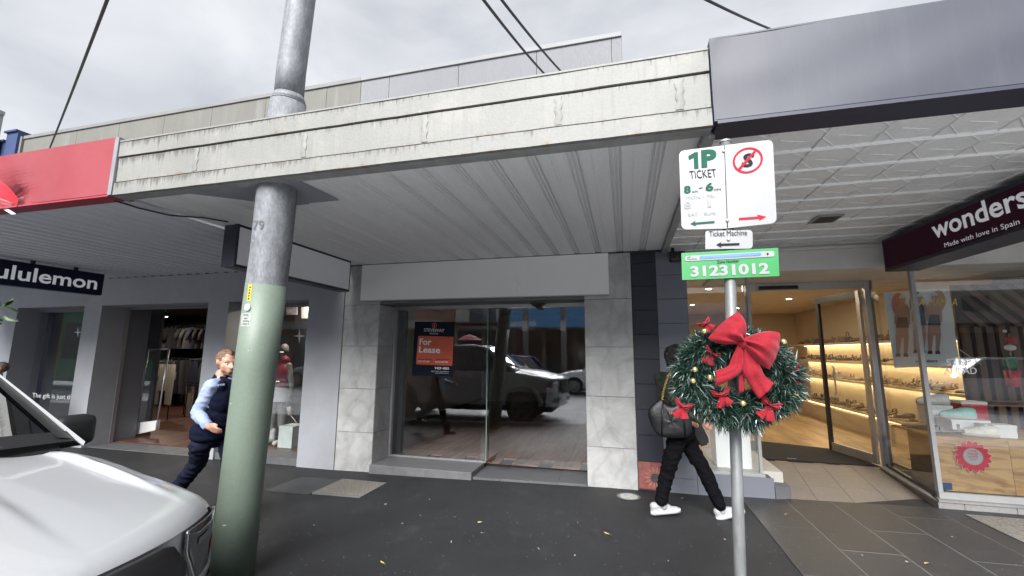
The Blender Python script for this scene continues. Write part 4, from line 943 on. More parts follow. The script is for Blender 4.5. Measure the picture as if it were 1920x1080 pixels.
obj('round_disc', tube([c-n_*.004, c+n_*.006], .027, n=24), M('disc_pale', (.5, .5, .5), .4, metal=.4), pl)
def pole_text(s, x0, x1, y0, y1, dr=.1475):
    me = text_mesh(s, .01); n = len(me.vertices); co = [v.co.copy() for v in me.vertices]
    lx, hx = min(v.x for v in co), max(v.x for v in co); ly, hy = min(v.y for v in co), max(v.y for v in co)
    for v, q in zip(me.vertices, co): v.co = onpole(x0+(x1-x0)*(q.x-lx)/(hx-lx), y1+(y0-y1)*(q.y-ly)/(hy-ly), dr)
    me.materials.clear(); me.materials.append(M('stencil_grey', (.09, .095, .10), .7)); link(bpy.data.objects.new('stencil', me), pl)
pole_text('79', 474, 495, 413, 431)
for px, py in ((420, 985), (431, 757), (468, 657), (520, 715), (528, 660)): polepatch('scuff', ((px-3, py-.8), (px+4, py-.8), (px+4, py+.8), (px-3, py+.8)), M('scuff_white', (.6, .6, .58), .7), 2, dr=.1448)

# ------------------------------------------------------------------ parking sign post
YP = 2.30
sp = thing('sign_post', 'round galvanised sign post standing in front of the shoe shop', 'post', (PY(YP)(1400, 1400).x, YP, 0))
P2 = PY(YP+.035)
b0 = P2(1388, 1080); t0 = P2(1360, 268); dpo = (t0-b0)/(t0.z-b0.z)
obj('shaft', tube([b0+dpo*(gz(.5)-.02-b0.z), b0, t0], .0262, n=24), M('post_galv', (0.1814, 0.1875, 0.1905), .5, metal=.45, var=.25, sc=14, stretch=(1, 1, .3), fine=.12, bsc=60), sp)
obj('cap', tube([t0, t0+dpo*.012], [.029, .026], n=24), mAlu, sp)
for z in (2.05, 2.25, 2.62):
    c = b0+dpo*(z-b0.z); obj('clamp', tube([c-ZH*.012, c+ZH*.012], .031, n=20), mDark, sp)
PS1, PS2, PS3 = PY(YP), PY(YP-.0035), PY(YP-.0055)
def sign(name, label, quad, rad, mat=mSign, th=.003):
    q = [PS1(*p) for p in quad]; t = thing(name, label, 'sign', q[3])
    obj('plate', prism(rpoly(q, rad), (0, th, 0)), mat, t); return t
s1 = sign('parking_sign', 'white parking sign reading 1P ticket 8am to 6pm in green', ((1273, 283), (1357.5, 272.5), (1363, 428.5), (1278, 430.5)), [.03, .006, .006, .03])
s2 = sign('parking_sign', 'white no standing sign with red circled S and red arrow', ((1359, 272), (1449, 261.5), (1456.5, 418), (1365, 428)), [.006, .03, .03, .006])
fpx('numeral', [(1290.5, 292.5), (1302.5, 285.3), (1308.6, 284.8), (1309.8, 315.6), (1301.6, 316.4), (1300.8, 295.2), (1291.8, 299.5)], PS2, mGreenT, s1); tpx('P', (1315.5, 314.5), (1344.5, 311.5), (1314.3, 281.5), PS2, mGreenT, s1, bold=.05)
tpx('TICKET', (1294, 335.5), (1344, 331.5), (1292, 320.5), PS2, mBlackT, s1)
tpx('8', (1282.5, 363), (1295.5, 362), (1282, 348.5), PS2, mGreenT, s1, bold=.04); tpx('AM', (1297, 362), (1308, 361.2), (1296.8, 357.5), PS2, mBlackT, s1)
fpx('dash', [(1310.5, 352.2), (1317.5, 351.2), (1317.5, 352.6), (1310.5, 353.6)], PS2, mBlackT, s1)
tpx('6', (1323, 359), (1338, 357.5), (1322.5, 343), PS2, mGreenT, s1, bold=.04); tpx('PM', (1339.8, 358.4), (1351.5, 357.2), (1339.5, 354), PS2, mBlackT, s1)
tpx('MON - FRI', (1287, 374), (1340, 370), (1286.5, 368), PS2, mFaint, s1); tpx('8', (1283, 392), (1296, 391), (1282.5, 379), PS2, mFaint, s1); tpx('1', (1327, 388), (1334, 387.5), (1326, 374.5), PS2, mFaint, s1)
tpx('SAT - SUN', (1290, 405.5), (1342, 402), (1289.5, 400), PS2, mFaint, s1)
fpx('arrow', [(1294.5, 419.5), (1305, 413.3), (1302, 417.4), (1339.5, 414.2), (1340, 417.8), (1302.5, 420.8), (1306.5, 424.3)], PS2, mGreenT, s1)
cS = PS2(1402, 300.3); ru = PS2(1430, 298).x-cS.x
u_ = (PS2(1430.5, 297)-cS); v_ = (PS2(1402, 276.3)-cS)
bm = bmesh.new(); rr_ = [[cS+(u_*math.cos(2*math.pi*k/48)+v_*math.sin(2*math.pi*k/48))*q for k in range(49)] for q in (.86, 1.0)]; grid(rr_, bm, sm=False)
obj('red_circle', bm, mRed, s2)
tpx('S', (1390, 313), (1415, 313.5), (1389.5, 287), PS2, mBlackT, s2, bold=.03, shear=.18)
fpx('slash', [(1383.5, 316.5), (1414.5, 281.5), (1418, 284), (1387, 319.5)], PS3, mRed, s2)
fpx('arrow', [(1385.5, 408.5), (1422, 405.8), (1419.5, 402.2), (1437, 406.2), (1423, 413.5), (1425, 409.8), (1385.5, 412.3)], PS2, mRed, s2)
for par, (bx_, by_) in ((s1, (1357, 283)), (s2, (1364, 413))): obj('bolt', ball(PY(YP-.004)(bx_, by_), (.008, .006, .008)), mAlu, par)
s3 = sign('ticket_machine_sign', 'small peeling white ticket machine sign with black arrow', ((1322.5, 433), (1411, 431), (1411.5, 466), (1322.5, 467)), [.012, .02, .02, .004])
tpx('Ticket Machine', (1330, 443.5), (1401, 441), (1329.5, 433.5), PS2, mBlackT, s3)
fpx('arrow', [(1343, 458.8), (1353, 453.5), (1351, 456.8), (1386.5, 455.5), (1386.5, 459.5), (1351, 460.8), (1353.5, 464.3)], PS2, mBlackT, s3)
obj('bolt', ball(PY(YP-.004)(1366, 448.8), (.008, .006, .008)), mAlu, s3)
mZone = M('zone_green', (0.0189, 0.2041, 0.05292), .35, var=.05, sc=6)
s4 = sign('zone_sign', 'bright green zone number sign above the wreath', ((1277.5, 474.5), (1459, 464.5), (1461.5, 517.5), (1279, 525)), [.003]*4, mZone)
obj('white_strip', poly(rpoly([PS2(1284, 480), PS2(1452, 470), PS2(1452.5, 481), PS2(1284.5, 490)], .012)), mSign, s4)
obj('blue_bar', poly(rpoly([PS3(1312, 480.2), PS3(1427, 473.5), PS3(1427, 479), PS3(1312, 486)], .004)), M('bar_blue', (.04, .18, .52), .4), s4)
PS4 = PY(YP-.007)
tpx('PAY BY MOBILE PHONE PARKING AVAILABLE IN THIS AREA', (1318, 484.2), (1419, 478.2), (1318, 481.7), PS4, mSign, s4, bold=.01)
tpx('PayStay', (1289, 488), (1307, 486.7), (1289, 485), PS3, mBlackT, s4); fpx('mark', [(1287, 482.6), (1293, 480.2), (1296, 482), (1290, 484)], PS3, mZone, s4)
tpx('Zone Number', (1344.5, 494), (1386, 491.5), (1344.5, 488.5), PS2, mBlackT, s4, bold=.01)
tpx('31231012', (1295, 519.5), (1443, 513.5), (1294, 499), PS2, mSign, s4, bold=.04)
fpx('mark', [(1439, 473.5), (1442, 476), (1439, 479), (1437.4, 476)], PS3, mBlackT, s4)

# ------------------------------------------------------------------ christmas wreath on the post
YW = YP-.12
PWr = PY(YW)
wr = thing('wreath', 'green tinsel wreath with red bows and gold baubles on the sign post', 'wreath', PWr(1373, 812))
wc = PWr(1372, 704)
RX, RZ = .190, .150
def wp(th, ph, r):
    g_ = .97+.09*math.cos(th+.7); c = Vector((math.cos(th)*RX*g_, 0, math.sin(th)*RZ*g_)); e = Vector((math.cos(th), 0, math.sin(th)*.9)).normalized()
    return wc + c + e*math.cos(ph)*r + Vector((0, -math.sin(ph)*r, 0)), e*math.cos(ph)+Vector((0, -math.sin(ph), 0)), Vector((-math.sin(th), 0, math.cos(th)))
bm = grid([[wp(2*math.pi*i/40, 2*math.pi*j/12, .058)[0] for j in range(13)] for i in range(41)])
obj('ring_core', bm, M('wreath_core', (.010, .030, .020), .9, var=.4, sc=60), wr)
rng = random.Random(3)
def needles(n, mat, name, wdt, l0, l1, seed):
    rg = random.Random(seed); vs = []; fs = []
    for k in range(n):
        th = rg.uniform(0, 2*math.pi); ph = rg.uniform(-.9, math.pi+.9) if rg.random() < .85 else rg.uniform(0, 2*math.pi)
        p, nrm, tan = wp(th, ph, rg.uniform(.035, .062))
        d = (nrm*rg.uniform(.7, 1.2) + tan*rg.gauss(0, .55) + Vector((rg.gauss(0, .3), rg.gauss(0, .3), rg.gauss(0, .3)-.12))).normalized()
        clump = 1+.28*math.sin(th*9+1.3*math.sin(th*4))+(.35 if math.cos(th) > .95 and rg.random() < .3 else 0)
        l = rg.uniform(l0, l1)*clump; s = d.cross(Vector((rg.gauss(0, 1), rg.gauss(0, 1), rg.gauss(0, 1)))).normalized()*wdt
        bend = Vector((0, 0, -.25*l*rg.random())); i = len(vs)
        vs += [p-s, p+s, p+d*l*.6+s*.9, p+d*l*.6-s*.9, p+d*l+bend]; fs += [(i, i+1, i+2, i+3), (i+3, i+2, i+4)]
    me = bpy.data.meshes.new(name); me.from_pydata(vs, [], fs); me.materials.append(mat)
    return obj(name, me, mat, wr, kind='stuff')
needles(9500, M('tinsel_green', (0.0135, 0.0378, 0.0261), .38, var=.45, sc=18), 'tinsel', .0021, .034, .062, 1)
needles(4200, M('tinsel_dark', (.006, .020, .016), .35, var=.4, sc=18), 'tinsel', .0021, .034, .060, 2)
needles(2300, M('tinsel_silver', (.24, .29, .27), .22, metal=.3, var=.3, sc=30), 'tinsel', .0021, .036, .062, 4)
mVel = M('red_velvet', (.215, .0042, .012), .8, var=.22, sc=35, bump=.35, bsc=140, spec=.3)
mVel.node_tree.nodes['Principled BSDF'].inputs['Sheen Weight'].default_value = .25; mVel.node_tree.nodes['Principled BSDF'].inputs['Sheen Tint'].default_value = (1, .35, .4, 1)
def loop_px(K, tip_c, half, px_dir, name, par, P, bulge=.05, seed=0):
    # puffed bow loop from knot K to the outer edge centred tip_c with half width vector half (pixels)
    K3 = P(*K); T = P(*tip_c); Hv = P(tip_c[0]+half[0], tip_c[1]+half[1])-T
    rg = random.Random(seed); nu, nv = 18, 22; bm = bmesh.new()
    def srf(sgn):
        rows = []
        for i in range(nu+1):
            u = i/nu; wd = .16 + .84*math.sin(min(1, u*1.1)*math.pi/2)**.9; row = []
            for j in range(nv+1):
                v = -1+2*j/nv
                p = K3.lerp(T, u + .05*math.cos(v*2.2)*u) + Hv*(v*wd)
                dep = bulge*math.sin(math.pi*min(1, u*.92+.06))*(1-.55*v*v)
                fold = .014*(1-u)*math.sin(v*7.0+seed)+.006*math.sin(v*11+u*5+seed)*(1-.5*u)
                edge = (1-abs(v)**8)*(1-.0*u)
                row.append(p + Vector((0, -(dep*edge*sgn + (fold if sgn > 0 else 0)*edge) , 0)))
            rows.append(row)
        return rows
    grid(srf(1), bm); grid(srf(-.35), bm); bmesh.ops.remove_doubles(bm, verts=bm.verts[:], dist=.0008)
    return obj(name, bm, mVel, par, sm=60)
def tail_rows(pairs, name, par, P, seed=0):
    E = [(P(*a), P(*b)) for a, b in pairs]; n = 5*(len(E)-1); rows = []
    def cat(k, s, f):
        g = lambda i: E[max(0, min(len(E)-1, i))][s]
        a, b, c, d = g(k-1), g(k), g(k+1), g(k+2); return .5*((2*b)+(c-a)*f+(2*a-5*b+4*c-d)*f*f+(3*b-3*c+d-a)*f**3)
    for i in range(n+1):
        t_ = i/5; k = min(int(t_), len(E)-2); f = t_-k; l, r_ = cat(k, 0, f), cat(k, 1, f); wd = (r_-l).length
        rows.append([l.lerp(r_, v/10) + Vector((0, -.22*wd*math.sin(math.pi*v/10) - .10*wd*math.sin(t_*2.4+seed) - .05*wd*math.sin(v*1.3+t_+seed), 0)) for v in range(11)])
    o = obj(name, grid(rows), mVel, par); md = o.modifiers.new('thick', 'SOLIDIFY'); md.thickness = .004
    return o
def tail_px(pts, wds, name, par, P, seed=0):
    return tail_rows([((x-a, y-b), (x+a, y+b)) for (x, y), (a, b) in zip(pts, wds)], name, par, P, seed)
PB = PY(YW-.12)
bb = obj('bow', ball(PB(1393, 641), (.030, .03, .030)), mVel, wr)
KN = (1393, 640)
loop_px(KN, (1455, 659), (10, -34), None, 'bow_loop', bb, PB, .075, 1)
loop_px(KN, (1354, 608), (28, -25), None, 'bow_loop', bb, PB, .075, 2)
tail_rows([((1383, 648), (1391, 650)), ((1373, 668), (1391, 670)), ((1366, 686), (1391, 693)), ((1356, 691), (1372, 709)), ((1343, 696), (1341, 724))], 'bow_tail', bb, PB, 1)
tail_rows([((1394, 653), (1403, 650)), ((1393, 675), (1415, 667)), ((1394, 700), (1425, 690)), ((1403, 716), (1434, 704)), ((1423, 748), (1451, 719))], 'bow_tail', bb, PB, 3)
tail_rows([((1388, 655), (1396, 655)), ((1387, 690), (1396, 690)), ((1386, 736), (1394, 734))], 'bow_tail', bb, PY(YW-.095), 5)
def small_bow(cx, cy, s, a, seed):
    P = PY(YW-.075 if abs(cx-1373) < 100 else YW-.04)
    ca, sa_ = math.cos(a), math.sin(a)
    def q(x, y): return (cx+(x*ca-y*sa_)*s, cy+(x*sa_+y*ca)*s)
    def hv(x, y): return ((x*ca-y*sa_)*s, (x*sa_+y*ca)*s)
    k = obj('bow', ball(P(cx, cy), .010), mVel, wr)
    loop_px((cx, cy), q(20, -6), hv(3, -9), None, 'bow_loop', k, P, .02, seed); loop_px((cx, cy), q(-20, -8), hv(-3, -9), None, 'bow_loop', k, P, .02, seed+1)
    tail_px([q(0, 0), q(-4, 14), q(-10, 28)], [hv(3, 0), hv(6, 2), hv(8, 3)], 'bow_tail', k, P, seed); tail_px([q(0, 0), q(6, 12), q(14, 26)], [hv(3, 0), hv(6, -2), hv(8, -3)], 'bow_tail', k, P, seed+2)
small_bow(1334, 664, .72, .5, 3); small_bow(1352, 740, .85, -.25, 7); small_bow(1479, 695, 1.0, .05, 11); small_bow(1443, 760, 1.0, .45, 15); small_bow(1280, 762, .8, .35, 19); small_bow(1322, 607, .6, -.6, 23)
mBau = M('gold_bauble', (.60, .48, .22), .22, metal=.85, var=.08)
for x_, y_ in ((1321, 621), (1303, 693), (1299.5, 714), (1331, 707.5), (1393, 756), (1469, 641), (1492, 738)):
    b_ = obj('bauble', ball(PY(YW-.085 if abs(x_-1373) < 90 else YW-.06)(x_, y_), .0135, u=20, v=14), mBau, wr)

# ------------------------------------------------------------------ vehicles
mTyre = M('tyre', (.015, .015, .016), .85, bump=.3, bsc=60); mRim = M('rim', (.30, .30, .31), .3, metal=.8)
mWin = glass('vehicle_glass', .24, (.08, .12, .11), 1.5)
mTrim = M('vehicle_trim', (.013, .013, .015), .5, var=.1); mCabin = M('cabin_dark', (.01, .01, .012), .9)
def wheel(par, x, y, z, r, wd, side):
    t = obj('wheel', tube([(x, y-wd/2, z), (x, y+wd/2, z)], r, n=32), mTyre, par)
    ys = y+side*(wd/2+.004)
    bm = bmesh.new(); ring((x, ys, z), r*.60, r*.70, XH, ZH, 32, bm)
    for k in range(5):
        a = 2*math.pi*k/5+.3; u = XH*math.cos(a)+ZH*math.sin(a); v = XH*-math.sin(a)+ZH*math.cos(a); c = Vector((x, ys, z))
        for s in (-1, 1): poly([c+u*.04+v*s*.03, c+u*r*.62+v*s*.06, c+u*r*.62+v*s*.02, c+u*.04], bm)
    obj('rim', bm, mRim, t); obj('hub', disc((x, ys-side*.03, z), r*.62, XH, ZH, 24), mCabin, t)
def soft(x, a, b): return max(0., min(1., (x-a)/(b-a)))
# white ute -----------------------------------------------------------
UX, UY, UZ = -1.51, .765, -.10
mUte = M('ute_white', (0.3616, 0.3704, 0.3837), .30, var=.015, sc=2, coat=.6, fine=.03, bsc=300)
ute = thing('ute', 'white utility truck parked at the kerb with black grille and mirror', 'ute', (UX-2.7, UY, UZ))
def W(p): return Vector((UX+p[0], UY+p[1], UZ+p[2]))
def shift(x, y):                                # plan curve of the nose
    f = 1-soft(-x, 0, .95); return -.36*(abs(y)/.93)**2.6*f
stn = [(.0, 1.075), (-.03, 1.095), (-.09, 1.115), (-.2, 1.138), (-.28, 1.152), (-.36, 1.165), (-.45, 1.179), (-.55, 1.192), (-.65, 1.206), (-.75, 1.218), (-.85, 1.23), (-.95, 1.242), (-1.06, 1.252), (-1.16, 1.26)]
hy = [.78*i/60 for i in range(61)]
def hood_z(x, y, zc):
    f = soft(-x, .12, .55); a = abs(y); k = .25+.12*soft(-x, .2, 1.1)
    dome = .013*f*(1-soft(a, k-.014, k+.014))
    c_ = .70+.03*soft(-x, .3, 1.1); crest = .026*f*(math.exp(-((a-c_)/.016)**2) if a < c_ else math.exp(-((a-c_)/.035)**2))*soft(1.17+x, 0, .15)
    return zc - .012 - .022*(a/.78)**2 + dome + crest - .014*f*soft(a, .42, .66)
rows = []
for x, zc in stn: rows.append([W((x+shift(x, y), y, hood_z(x, y, zc))) for y in [-v for v in hy[::-1]]+hy[1:]])
lip = [W((x_+.0, y, z-.014)) for (x_, y, z) in [((shift(0, y)+.012), y, hood_z(0, y, 1.075)) for y in [-v for v in hy[::-1]]+hy[1:]]]
obj('hood', grid([lip]+rows), mUte, ute, sm=50)
def fender(s):
    R_ = []
    for x, zc in stn+[(-1.4, 1.255), (-1.75, 1.245)]:
        e = hood_z(x if x > -1.2 else -1.15, .78, zc); sec = [(.782, e-.006), (.81, e-.010), (.84, e-.022), (.87, e-.045), (.895, e-.085), (.915, e-.16), (.93, .80), (.93, .72)]
        R_.append([W((x+shift(x, y), s*y, z)) for y, z in sec])
    return grid(R_)
for s in (-1, 1): obj('fender', fender(s), mUte, ute, sm=50)
def front(y, z, off=0.): return W((shift(0, y)+off*(1-soft(abs(y), .80, .93))+.016-.05*soft(.62-z, 0, .3), y, z))
def fpatch(name, ys, top, bot, mat, off, n=4, par=None, th=.0):
    rows = []
    for v in range(n+1):
        rows.append([front(y, top(y)*(1-v/n)+bot(y)*v/n, off) for y in ys])
    o = obj(name, grid(rows), mat, par or ute); 
    if th: md = o.modifiers.new('t', 'SOLIDIFY'); md.thickness = th
    return o
ysF = [-.93+.062*i for i in range(31)]
fpatch('front_panel', ysF, lambda y: 1.06-.07*(abs(y)/.93)**2, lambda y: .70, mUte, -.014)
fpatch('front_bumper', ysF, lambda y: .70, lambda y: .40, mUte, .05, 6)
fpatch('bumper_top', ysF, lambda y: .735, lambda y: .70, mUte, .03, 2)
ysG = [-.56+.04*i for i in range(29)]
def gtop(y): return 1.047-.012*(abs(y)/.56)**2-.10*soft(abs(y), .47, .56)
def gbot(y): return .64+.10*soft(abs(y), .42, .56)
fpatch('grille', ysG, gtop, gbot, mTrim, .012, 6, th=.02)
fpatch('grille_mesh', [y*.86 for y in ysG], lambda y: gtop(y/.86)-.075, lambda y: gbot(y/.86)+.045, M('grille_mesh', (.005, .005, .006), .5, bump=1, bsc=120), .024, 4)
for k in range(4): fpatch('grille_bar', [y*.84 for y in ysG], lambda y: gtop(y/.84)-.11-.055*k, lambda y: gtop(y/.84)-.122-.055*k, mTrim, .032, 1)
bm = bmesh.new(); 
for dx, s in ((.0, 1),): 
    for k in range(2): prism([front(.30+.03*k, .975, .030), front(.318+.03*k, .975, .030), front(.318+.03*k, .955, .030), front(.30+.03*k, .955, .030)], (.004, 0, 0), bm)
obj('grille_badge', bm, M('badge_grey', (.05, .05, .055), .4), ute)
mLens = M('headlight_lens', (.035, .04, .045), .06, var=.5, sc=9, coat=1, spec=.8)
for s in (-1, 1):
    ys = [s*(.585+.0125*i) for i in range(28)]
    def ht(y): a = abs(y); return 1.035-.02*soft(a, .58, .82)-.07*soft(a, .86, .925)
    def hb(y): a = abs(y); return 1.0-.18*soft(a, .56, .67)+.03*soft(a, .8, .92)
    hl = fpatch('headlight', ys, ht, hb, mLens, .016, 5, th=.012)
    fpatch('lamp_reflector', [s*(.66+.01*i) for i in range(12)], lambda y: ht(y)-.05, lambda y: ht(y)-.075, M('chrome', (.75, .76, .78), .12, metal=1), .020, 2, hl)
    fpatch('lamp_reflector', [s*(.60+.01*i) for i in range(5)], lambda y: hb(y)+.035, lambda y: hb(y)+.015, M('chrome', (.75, .76, .78)), .020, 2, hl)
    fpatch('indicator', [s*(.80+.01*i) for i in range(8)], lambda y: hb(y)+.085, lambda y: hb(y)+.02, M('amber_red', (.30, .05, .03), .2), .020, 2, hl)
    fpatch('fog_recess', [s*(.62+.02*i) for i in range(10)], lambda y: .60, lambda y: .48, mTrim, .056, 2)
obj('number_plate', box(UX+.075, UX+.085, UY-.18, UY+.18, UZ+.50, UZ+.61), mSign, ute)
# cowl, windscreen, cabin
obj('cowl', prism([W((-1.13, -.77, 1.21)), W((-1.13, .77, 1.21)), W((-1.28, .83, 1.24)), W((-1.28, -.83, 1.24))], (0, 0, .012)), mTrim, ute)
CA = [(-1.15, .86, 1.265), (-1.95, .65, 1.80), (-2.30, .61, 1.845), (-3.2, .60, 1.835), (-3.62, .64, 1.72), (-3.80, .80, 1.24)]
def cab(y_s): return [W((x, y*y_s, z)) for x, y, z in CA]
mid = [W((x+(.06 if i < 2 else 0), 0, z+.02)) for i, (x, y, z) in enumerate(CA)]
obj('roof', grid([cab(-1)[1:5], [p.lerp(q, .5)+ZH*.02 for p, q in zip(cab(-1)[1:5], mid[1:5])], mid[1:5], [p.lerp(q, .5)+ZH*.02 for p, q in zip(cab(1)[1:5], mid[1:5])], cab(1)[1:5]]), mUte, ute)
for s in (-1, 1):
    c = cab(s)
    bm = prism([c[0]+Vector((.05, -s*.012, -.02)), c[0]+Vector((-.02, s*.012, -.02)), c[1]+Vector((-.03, s*.012, 0)), c[1]+Vector((.03, -s*.012, .01))], (-.012, 0, -.02)); tube([c[1], c[2], c[3], c[4]], .034, bm, 10); tube([c[4], c[5]], .05, bm, 10); obj('pillar', bm, mUte, ute)
    B = [W((-1.32, s*.88, 1.22)), W((-2.04, s*.68, 1.755)), W((-3.15, s*.65, 1.785)), W((-3.5, s*.68, 1.70)), W((-3.72, s*.86, 1.20))]
    obj('side_window', poly(B), mWin, ute)
    obj('window_post', prism([W((-2.55, s*.866, 1.14)), W((-2.63, s*.866, 1.14)), W((-2.62, s*.66, 1.745)), W((-2.54, s*.66, 1.745))], (0, s*.012, 0)), mTrim, ute)
    sec = [(.93, .72), (.93, .80), (.925, 1.04), (.905, 1.16), (.87, 1.22)]
    bs = obj('side_body', grid([[W((x, s*y, z if z > .73 else zb)) for y, z in sec] for x, zb in ((-1.35, .62), (-1.36, .42), (-2.5, .42), (-3.7, .42), (-3.71, .60))]), mUte, ute, sm=40)
    obj('tub_side', grid([[W((x, s*y, z if z > .73 else zb)) for y, z in ((.93, .72), (.93, .85), (.92, 1.08), (.90, 1.18))] for x, zb in ((-3.72, .62), (-3.75, .72), (-4.6, .72), (-4.65, .55), (-5.30, .55))]), mUte, ute, sm=40)
    for x in (-2.45, -3.45): obj('door_handle', box(UX+x-.10, UX+x+.10, *(sorted((UY+s*.93, UY+s*.955))), UZ+1.0, UZ+1.03), mUte, ute)
    for x in (-.95, -4.17):
        wheel(ute, UX+x, UY+s*.81, UZ+.36, .39, .25, s)
        bm = bmesh.new(); n = 20
        A1 = [[Vector((UX+x+math.cos(math.pi*k/n)*r, UY+s*yy, UZ+.42+math.sin(math.pi*k/n)*r)) for k in range(n+1)] for r, yy in ((.42, .80), (.42, .955), (.50, .958), (.52, .92))]
        grid(A1, bm); obj('arch_flare', bm, mTrim if x < -2 else mUte, ute)
        obj('arch_liner', grid([[Vector((UX+x+math.cos(math.pi*k/n)*.43, UY+s*yy, UZ+.42+math.sin(math.pi*k/n)*.43)) for k in range(n+1)] for yy in (.3, .80)]), mCabin, ute)
    m0 = W((-1.60, s*.88, 1.18))
    mr = obj('door_mirror', ball(W((-1.45, s*1.07, 1.245)), (.085, .145, .105), u=20, v=12), mTrim, ute)
    bmx = box(UX-1.66, UX-1.54, *sorted((UY+s*.985, UY+s*1.18)), UZ+1.145, UZ+1.32, bev=.04); mr.data = mesh('door_mirror', bmx, mTrim, 50)
    obj('mirror_arm', tube([m0, W((-1.60, s*1.02, 1.20))], .03, n=8), mTrim, mr)
ws = [[W((-1.16, y*.83, 1.255+.03*(1-y*y))), W((-1.55+.05*(1-y*y), y*.745, 1.53)), W((-1.94+.05*(1-y*y), y*.64, 1.80+.02*(1-y*y)))] for y in [-1+.2*i for i in range(11)]]
obj('windscreen', grid(ws), glass('windscreen_glass', .38, (.08, .12, .11)), ute)
for s in (-1, 1): obj('windscreen_edge', grid([[W((-1.155, s*.825, 1.262)), W((-1.165, s*.77, 1.275))], [W((-1.545, s*.745, 1.537)), W((-1.55, s*.69, 1.547))], [W((-1.93, s*.645, 1.806)), W((-1.93, s*.60, 1.813))]]), mTrim, ute)
bm = grid([[W((-1.15, y*.84, 1.25+.02*(1-y*y))), W((-1.20, y*.825, 1.295+.03*(1-y*y)))] for y in [-1+.2*i for i in range(11)]]); obj('windscreen_edge', bm, mTrim, ute)
for y0_, y1_ in ((.50, -.15), (-.10, -.68)):
    obj('wiper', tube([W((-1.13, y0_, 1.29)), W((-1.19, y0_-.12, 1.325)), W((-1.22, y1_, 1.345))], .012, n=6), mTrim, ute)
obj('cabin_interior', box(UX-3.6, UX-1.5, UY-.78, UY+.78, UZ+.6, UZ+1.12), mCabin, ute)
for y_ in (-.38, .38): obj('seat', box(UX-2.75, UX-2.55, UY+y_-.23, UY+y_+.23, UZ+1.1, UZ+1.62, bev=.06), M('seat_dark', (.03, .03, .033), .8), ute)
obj('tailgate', box(UX-5.33, UX-5.28, UY-.90, UY+.90, UZ+.55, UZ+1.14), mUte, ute)
obj('tub_floor', box(UX-5.27, UX-3.75, UY-.90, UY+.90, UZ+.6, UZ+.75), mTrim, ute)
obj('underbody', box(UX-5.2, UX-.25, UY-.70, UY+.70, UZ+.25, UZ+.58), mCabin, ute)

